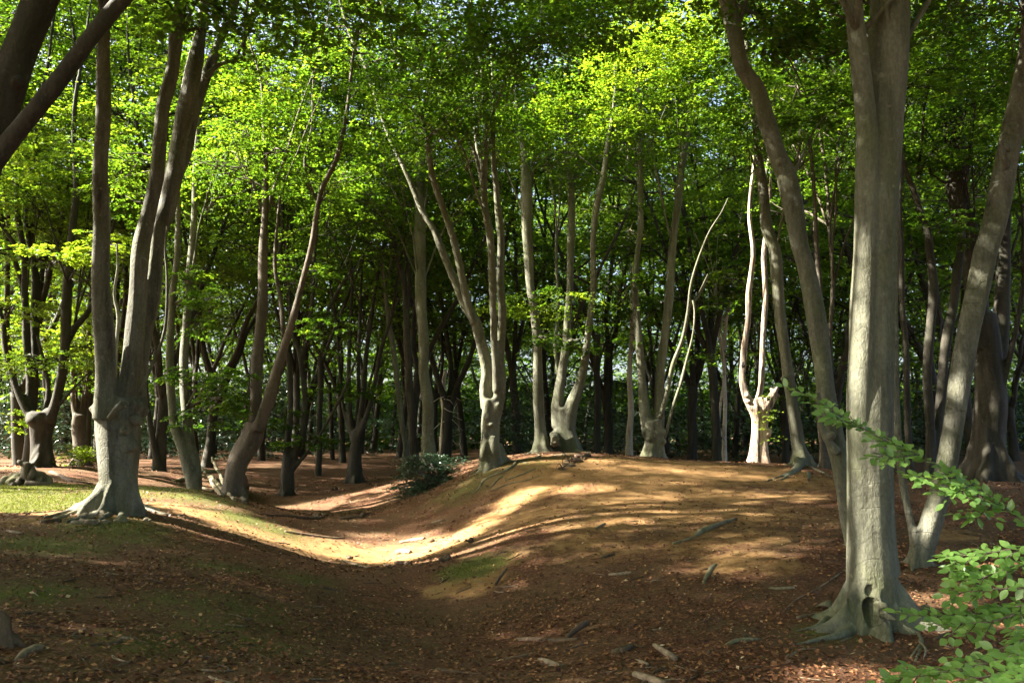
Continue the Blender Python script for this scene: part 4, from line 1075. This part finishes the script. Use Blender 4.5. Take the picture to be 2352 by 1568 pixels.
# branch pile
for i, (lab, pts) in enumerate([('long bare pole at the back of the branch pile', [(400,1106,6),(440,1100,7,.05),(470,1102,6,.1)]), ('steep pole leaning in the branch pile', [(485,1080,6,.45),(500,1100,8,.25),(522,1128,8,.05)]),
    ('thick pale pole on top of the branch pile', [(462,1092,8,.25),(490,1115,10,.15),(537,1150,9,0)]), ('curved grey bough at the front of the branch pile', [(480,1105,9,.1),(496,1128,10,.08),(508,1140,8,0)]), ('short pole crossing the branch pile', [(470,1100,6,.2),(500,1102,7,.25),(520,1118,6,.1)]),
    ('low dark pole half under the branch pile', [(410,1112,5),(450,1118,6),(490,1130,6)])]):
    log(lab, pts, 'root', group='dead branches piled beside the slender pair')
# small lumps of wood and cones in the trough
for i, (px, py, w, lab) in enumerate([(1020,1287,26,'dark rotten stump chunk at the right end of the sunlit trough'),(728,1189,16,'dark lump of rotten wood in the hollow, left of the dark log'),(745,1184,14,'round dark lump of wood in the hollow'),(827,1190,16,'dark lump of wood under the dark log'),
     (995,1244,14,'knobbly lump beside the pale log'),(1082,1246,14,'dark knobbly lump right of the sunlit trough'),(1050,1246,11,'small brown lump between the log and the knobbly lump'),(986,1268,10,'small dark lump near the dark-backed log'),(801,1283,14,'dark lump at the left end of the sunlit trough'),(768,1126,14,'dark lump deep in the hollow')]):
    g = G(px, py); mb = MB()
    r_ = rad(w, px, py, g[1])
    for _ in range(4): ball(mb, g + rng.normal(0, r_ * .45, 3) * (1.3, 1, .5) + (0, 0, r_ * .4), r_ * rng.uniform(.45, .75), (1, 1, .8), .35, 8)
    tag(link('wood_lump', mb.mesh('wood_lump', g), M['darkstick'], None, tuple(g)), lab, 'wood lump')
# small twigs
TW = 'small thin twig lying on the leaf litter of the slope'
for i in range(190):
    px, py = rng.uniform(0, 2352), 1180 + 388 * rng.random() ** .8
    if px > 1900 and py < 1500 and px < 2150: continue
    g = G(px, py); L = rng.uniform(.08, .32); a = rng.uniform(0, 6.28)
    q = []
    for f in (0, .5, 1):
        x, y = g[0] + math.cos(a + f * .5) * L * f, g[1] + math.sin(a + f * .5) * L * f
        q.append((x, y, float(gz(x, y)) + .008))
    mb = MB(); r_ = rng.uniform(.003, .009); sweep(mb, q, [r_, r_, r_ * .5], 6, .06, .1, .4)
    tag(link('twig', mb.mesh('twig', g), M['stick' if rng.random() < .5 else 'darkstick'], None, tuple(g)), TW, 'twig', 'small twigs scattered over the slope')
# surface roots of the crest
def surf_root(label, pts):
    q = []; rr = []
    for px, py, w in pts:
        g = G(px, py); r_ = rad(w, px, py, g[1]); q.append(g + np.array([0, 0, r_ * .15])); rr.append(r_)
    mb = MB(); sweep(mb, q, rr, 8, .06, .15, .5)
    return tag(link('surface_root', mb.mesh('surface_root', q[0]), M['root'], None, tuple(q[0])), label, 'root')
for lab, pts in [('forking bare root snaking down from the crest, longest of those on the slope', [(1186,1062,7),(1180,1072,9),(1160,1085,9),(1140,1090,6),(1110,1106,7),(1098,1124,6),(1080,1134,3)]),
   ('pale root below the forking one', [(1155,1092,5),(1140,1104,5),(1128,1118,4),(1118,1124,3)]),('thin root crossing the slope to the right of the forking root', [(1228,1078,4),(1205,1088,5),(1185,1096,4),(1160,1104,3)]),
   ('loose root at the foot of the pale twin-stemmed beech', [(1122,1072,5),(1098,1078,4),(1078,1092,3)]),('thin surface root just under the crest edge', [(1330,1042,3),(1300,1044,4),(1270,1048,4),(1240,1058,3)]),
   ('long thin root along the upper edge of the sun streak', [(1240,1094,3),(1210,1104,3),(1170,1112,4),(1130,1128,3)]), ('stray root end curling over the crest', [(1220,1040,4),(1240,1046,5),(1226,1054,4)])]:
    surf_root(lab, pts)
# knobs of root around the grey pollard
for i in range(14):
    px = rng.uniform(110, 345); py = 1180 + rng.uniform(-6, 26) - abs(px - 230) * .02
    g = G(px, py); r_ = rng.uniform(.03, .07); mb = MB()
    ball(mb, g + (0, 0, r_ * .3), r_, (1.4, 1, .8), .35, 8); ball(mb, g + (r_, 0, r_ * .1), r_ * .7, (1.3, 1, .7), .35, 8)
    link('root_knob', mb.mesh('root_knob', np.array(POLL.location)), M['root'], POLL)
# root plate of a fallen tree on the left
def root_plate():
    b0 = G(55, 1112)
    rt = empty('root_plate', tuple(b0), 'rust red root plate of a fallen tree, left of the grey pollard', 'root plate')
    mb = MB(); 
    for px, py, w, dy in [(60,1090,34,0),(40,1100,36,.1),(80,1100,36,.2),(20,1108,30,0),(95,1108,30,.3),(5,1112,30,.3)]: ball(mb, P(px, py, b0[1] + dy), rad(w, px, py, b0[1]) , (1.3, 1, .9), .3)
    v, t = fuse(mb, .03, b0, 2); tb = MB(); tb.add(v, None, t)
    link('soil_mound', tb.mesh('soil_mound', b0), M['root'], rt)
    mb = MB()
    for pts in [[(62,1100,22),(58,1080,18),(60,1062,14)],[(60,1066,14),(48,1060,9),(44,1058,5)],[(66,1070,14),(78,1066,8),(84,1063,4)],[(66,1100,20),(76,1086,16),(74,1072,8)],[(80,1110,16),(98,1104,12),(96,1096,9)],[(60,1112,16),(90,1110,12),(130,1116,6)],[(40,1110,14),(20,1118,10),(0,1122,8)],[(48,1104,14),(34,1112,9),(10,1120,6)],[(70,1114,14),(75,1122,12)],[(56,1095,10),(44,1110,8),(40,1122,6)]]:
        sweep(mb, [P(px, py, b0[1] - .25 - rng.uniform(0, .15)) for px, py, w in pts], [rad(w, px, py, b0[1]) for px, py, w in pts], 9, .04, .18, .5)
    link('torn_root', mb.mesh('torn_root', b0), M['brown'], rt)
root_plate()
def stump():
    b0 = G(-4, 1480)
    mb = MB()
    sweep(mb, [b0 - (0, 0, .1), b0 + (.0, 0, .1), b0 + (.01, .02, .16), b0 + (-.02, .02, .22)], [.10, .075, .05, .012], 12, .03, .45, .5)
    for a in (0, 1.4, 3, 4.5): sweep(mb, [b0 + (0, 0, .08), b0 + (.1 * math.cos(a), .1 * math.sin(a), .03), b0 + (.2 * math.cos(a), .2 * math.sin(a), -.03)], [.06, .04, .02], 8, .03, .2, .3)
    tag(link('tree_stump', mb.mesh('tree_stump', b0), M['darkstick'], None, tuple(b0)), 'small rotten stump at the left edge of the foreground', 'stump')
stump()
# earth bank with roots at the crest
def bank():
    b0 = G(1320, 1068); mb = MB()
    for px, py, w in [(1330,1052,14),(1318,1060,16),(1304,1070,15),(1340,1050,12),(1350,1048,9),(1292,1080,9)]:
        g = G(px, py); ball(mb, g + (0, .05, 0), rad(w, px, py, g[1]) * 1.6, (1.3, 1, .7), .25, 10)
    for i in range(16):
        px = rng.uniform(1292, 1356); py = 1050 + (1356 - px) * .4
        g = G(px, py); sweep(mb, [g + (0, .05, 0), g + rng.normal(0, .06, 3) + (-.05, -.08, .05), g + rng.normal(0, .08, 3) + (-.12, -.16, -.06)], [.015, .012, .005], 5, .05, .1, .4)
    tag(link('earth_clod', mb.mesh('earth_clod', b0), M['darkstick'], None, tuple(b0)), 'dark broken clod of earth and rootlets on the crest of the hill', 'earth clod')
bank()
# bushes
def bush(name, label, cat, spec, leaf, m, nl, size, tint, woody='dark', sprd=.42):
    b0 = G(*spec[0][:2]) ; b0 = b0 if len(spec[0]) < 7 else np.array(spec[0][6])
    rt = empty(name, tuple(b0), label, cat); cr = Crown(); tw = MB()
    for px, py, yy, rx, ry, n in [s[:6] for s in spec]:
        c = P(px, py, yy); s = yy / F
        g = unit(rng.normal(size=(n, 3))) * (rng.random(n) ** .4)[:, None] * np.array([rx * s, max(.35, rx * s * .7), ry * s])
        C = c + g; C[:, 2] = np.maximum(C[:, 2], gz(C[:, 0], C[:, 1]) + .05)
        V, t = sprays(C, np.arctan2(g[:, 1], g[:, 0]) + rng.normal(0, .6, n), rng.uniform(.7, 1.3, n) * size, nl, leaf, .1, tint + rng.normal(0, .15, n), False, sprd)
        cr.v.append(V); cr.t.append(t)
        for q in C[:: max(1, n // 10)]: sweep(tw, [b0 + rng.normal(0, .08, 3) * (1, 1, 0), (b0 + q) / 2 + (0, 0, .05), q], [.02, .014, .006], 5, .2, .05, .5)
    link('stem', tw.mesh('stem', b0), M[woody], rt); cr.build(rt, b0, 'foliage', m)
bush('holly_bush', 'low dark glossy holly bush under the straight trunk at the mouth of the hollow', 'bush', [(1000,1112,20.8,40,26,60),(985,1080,21.5,55,34,90),(960,1060,22,38,24,40),(1030,1062,22.5,36,18,40),(930,1110,21.2,18,28,24),(940,1140,20.6,16,12,10),(975,1128,20.4,30,14,26)], .07, 'holly', 22, .34, .5)
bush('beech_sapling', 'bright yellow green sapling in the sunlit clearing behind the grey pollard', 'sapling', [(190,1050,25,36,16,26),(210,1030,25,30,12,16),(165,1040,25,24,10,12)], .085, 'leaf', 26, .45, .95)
bush('holly_bush', 'dark understorey bush in shade left of the crest, behind the pale twin-stemmed beech', 'bush', [(1190,1000,25,26,60,60),(1185,930,25.5,30,50,40)], .1, 'holly', 24, .6, .2)
#@@NEAR
LEAFN = 7
def real_leaves(mb, tints, P0, D, UP, L):
    """beech leaves with a midrib fold and wavy edge: 3 x n grid"""
    for p, d, up, l in zip(P0, D, UP, L):
        s = np.cross(up, d); s /= np.linalg.norm(s); up = np.cross(d, s)
        prof = [(0, .02), (.12, .17), (.3, .285), (.5, .305), (.7, .24), (.88, .11), (1, .01)]
        ph = rng.uniform(0, 6); bend = rng.uniform(-.05, .16)
        v = []
        for i, (t, w) in enumerate(prof):
            wv = .022 * math.sin(i * 2.4 + ph)
            mid = p + d * l * t - up * l * bend * t * t
            for sg in (-1, 0, 1):
                v.append(mid + s * sg * l * w * (1 + wv) + up * l * (abs(sg) * (.08 + wv) * (w / .35)))
        q = []
        for i in range(len(prof) - 1):
            for j in (0, 1): q.append((3*i + j, 3*i + j + 1, 3*i + j + 4, 3*i + j + 3))
        mb.add(v, q); tints += [min(1, max(0, rng.normal(.5, .22)))] * len(q)
def near_branch(label, stems, nleaf=1.0):
    """stems: [(px, py, Y)...]; leaves alternate along each twig, side twigs fill the flat spray"""
    b0 = P(*stems[0][0])
    rt = empty('beech_branch', tuple(b0), label, 'branch', 'leafy beech branches reaching in from the right edge')
    tw = MB(); lf = MB(); tn = []
    for st in stems:
        pts = spline(np.array([P(*q) for q in st]), .02)
        n = len(pts)
        sweep(tw, pts[::4] if n > 8 else pts, np.linspace(.006, .0018, len(pts[::4] if n > 8 else pts)), 6, .05, .05, .8)
        seg = np.linalg.norm(np.diff(pts, axis=0), axis=1).sum()
        def leafline(line, step, l0):
            tot = np.linalg.norm(np.diff(line, axis=0), axis=1).sum(); m = max(2, int(tot / step))
            idx = np.linspace(0, len(line) - 1, m).astype(int)
            P0, D, UP, L = [], [], [], []
            for k, i in enumerate(idx):
                d = unit(line[min(i + 1, len(line) - 1)] - line[max(i - 1, 0)])
                up = unit(np.array([-.1, -.45, 1.0]) + rng.normal(0, .36, 3))
                sd = unit(np.cross(up, d)); sg = 1 if k % 2 else -1
                last = k == len(idx) - 1
                dd = d if last else unit(d * .6 + sd * sg * .8 + rng.normal(0, .18, 3))
                P0.append(line[i] + dd * .006); D.append(dd); UP.append(up); L.append(l0 * rng.uniform(.75, 1.15))
            real_leaves(lf, tn, P0, D, UP, L)
        leafline(pts, .017, .058)
        for k in range(int(seg / .05 * nleaf)):
            i = rng.integers(n // 12, max(n // 12 + 1, int(n * .9)))
            d = unit(pts[min(i + 1, n - 1)] - pts[max(i - 1, 0)])
            sd = unit(np.cross(np.array([0, -.3, 1.0]), d)) * (1 if k % 2 else -1)
            ln = rng.uniform(.09, .2) * (1 - .5 * i / n)
            e = pts[i] + unit(d * .7 + sd * .8 + np.array([0, 0, -.12])) * ln
            line = pts[i] + (e - pts[i]) * np.linspace(0, 1, 12)[:, None]
            sweep(tw, line[::5], [.003, .002, .0012], 5, .05, .05, .3)
            leafline(line, .018, .052)
    link('stem', tw.mesh('stem', b0), M['brown'], rt)
    link('foliage', lf.mesh('foliage', b0, tn, True), M['nearleaf'], rt)
Yn = 4.3
near_branch('long arching beech branch of green leaves crossing in front of the two right trunks',
  [[(2400,1225,4.2),(2340,1190,4.25),(2285,1145,4.3),(2200,1095,4.35),(2110,1045,4.45),(2020,1005,4.55),(1950,965,4.65),(1895,930,4.75),(1850,905,4.8),(1800,888,4.85)],
   [(2110,1045,4.45),(2060,1050,4.4),(2000,1052,4.4)],[(2200,1095,4.35),(2150,1100,4.3),(2090,1092,4.3)],[(2290,1150,4.3),(2255,1180,4.25),(2230,1195,4.25)],[(1960,970,4.6),(1930,965,4.5),(1895,955,4.5)],[(2240,1110,4.3),(2200,1130,4.2),(2170,1155,4.2)]], .75)
near_branch('leafy beech branch below the arching one, its tips pointing left', [[(2420,1255,4.0),(2352,1255,4.1),(2280,1268,4.15),(2210,1275,4.2),(2155,1285,4.25)],[(2420,1300,4.0),(2340,1296,4.1),(2270,1308,4.2),(2180,1312,4.2)],[(2330,1300,4.1),(2260,1325,4.1),(2190,1338,4.15)]], 1.0)
near_branch('dense low beech branch in front of the buttress root of the big right tree', [[(2430,1370,3.8),(2352,1390,3.9),(2270,1405,4.0),(2180,1412,4.05),(2120,1415,4.1),(2060,1405,4.15)],[(2430,1345,3.8),(2352,1350,3.9),(2280,1352,4.0),(2220,1360,4.05),(2170,1366,4.1)],[(2352,1395,3.9),(2290,1425,3.9),(2200,1432,3.95),(2130,1438,4.0)]], 1.0)
near_branch('lowest beech branch filling the bottom right corner', [[(2430,1480,3.3),(2352,1500,3.4),(2260,1525,3.45),(2160,1545,3.5),(2060,1560,3.55),(1990,1575,3.6)],[(2430,1520,3.2),(2352,1535,3.3),(2270,1552,3.35),(2180,1565,3.4)],[(2430,1440,3.4),(2370,1460,3.45),(2310,1485,3.5),(2260,1500,3.55)],[(2420,1560,3.1),(2330,1570,3.2),(2250,1585,3.25)]], 1.0)
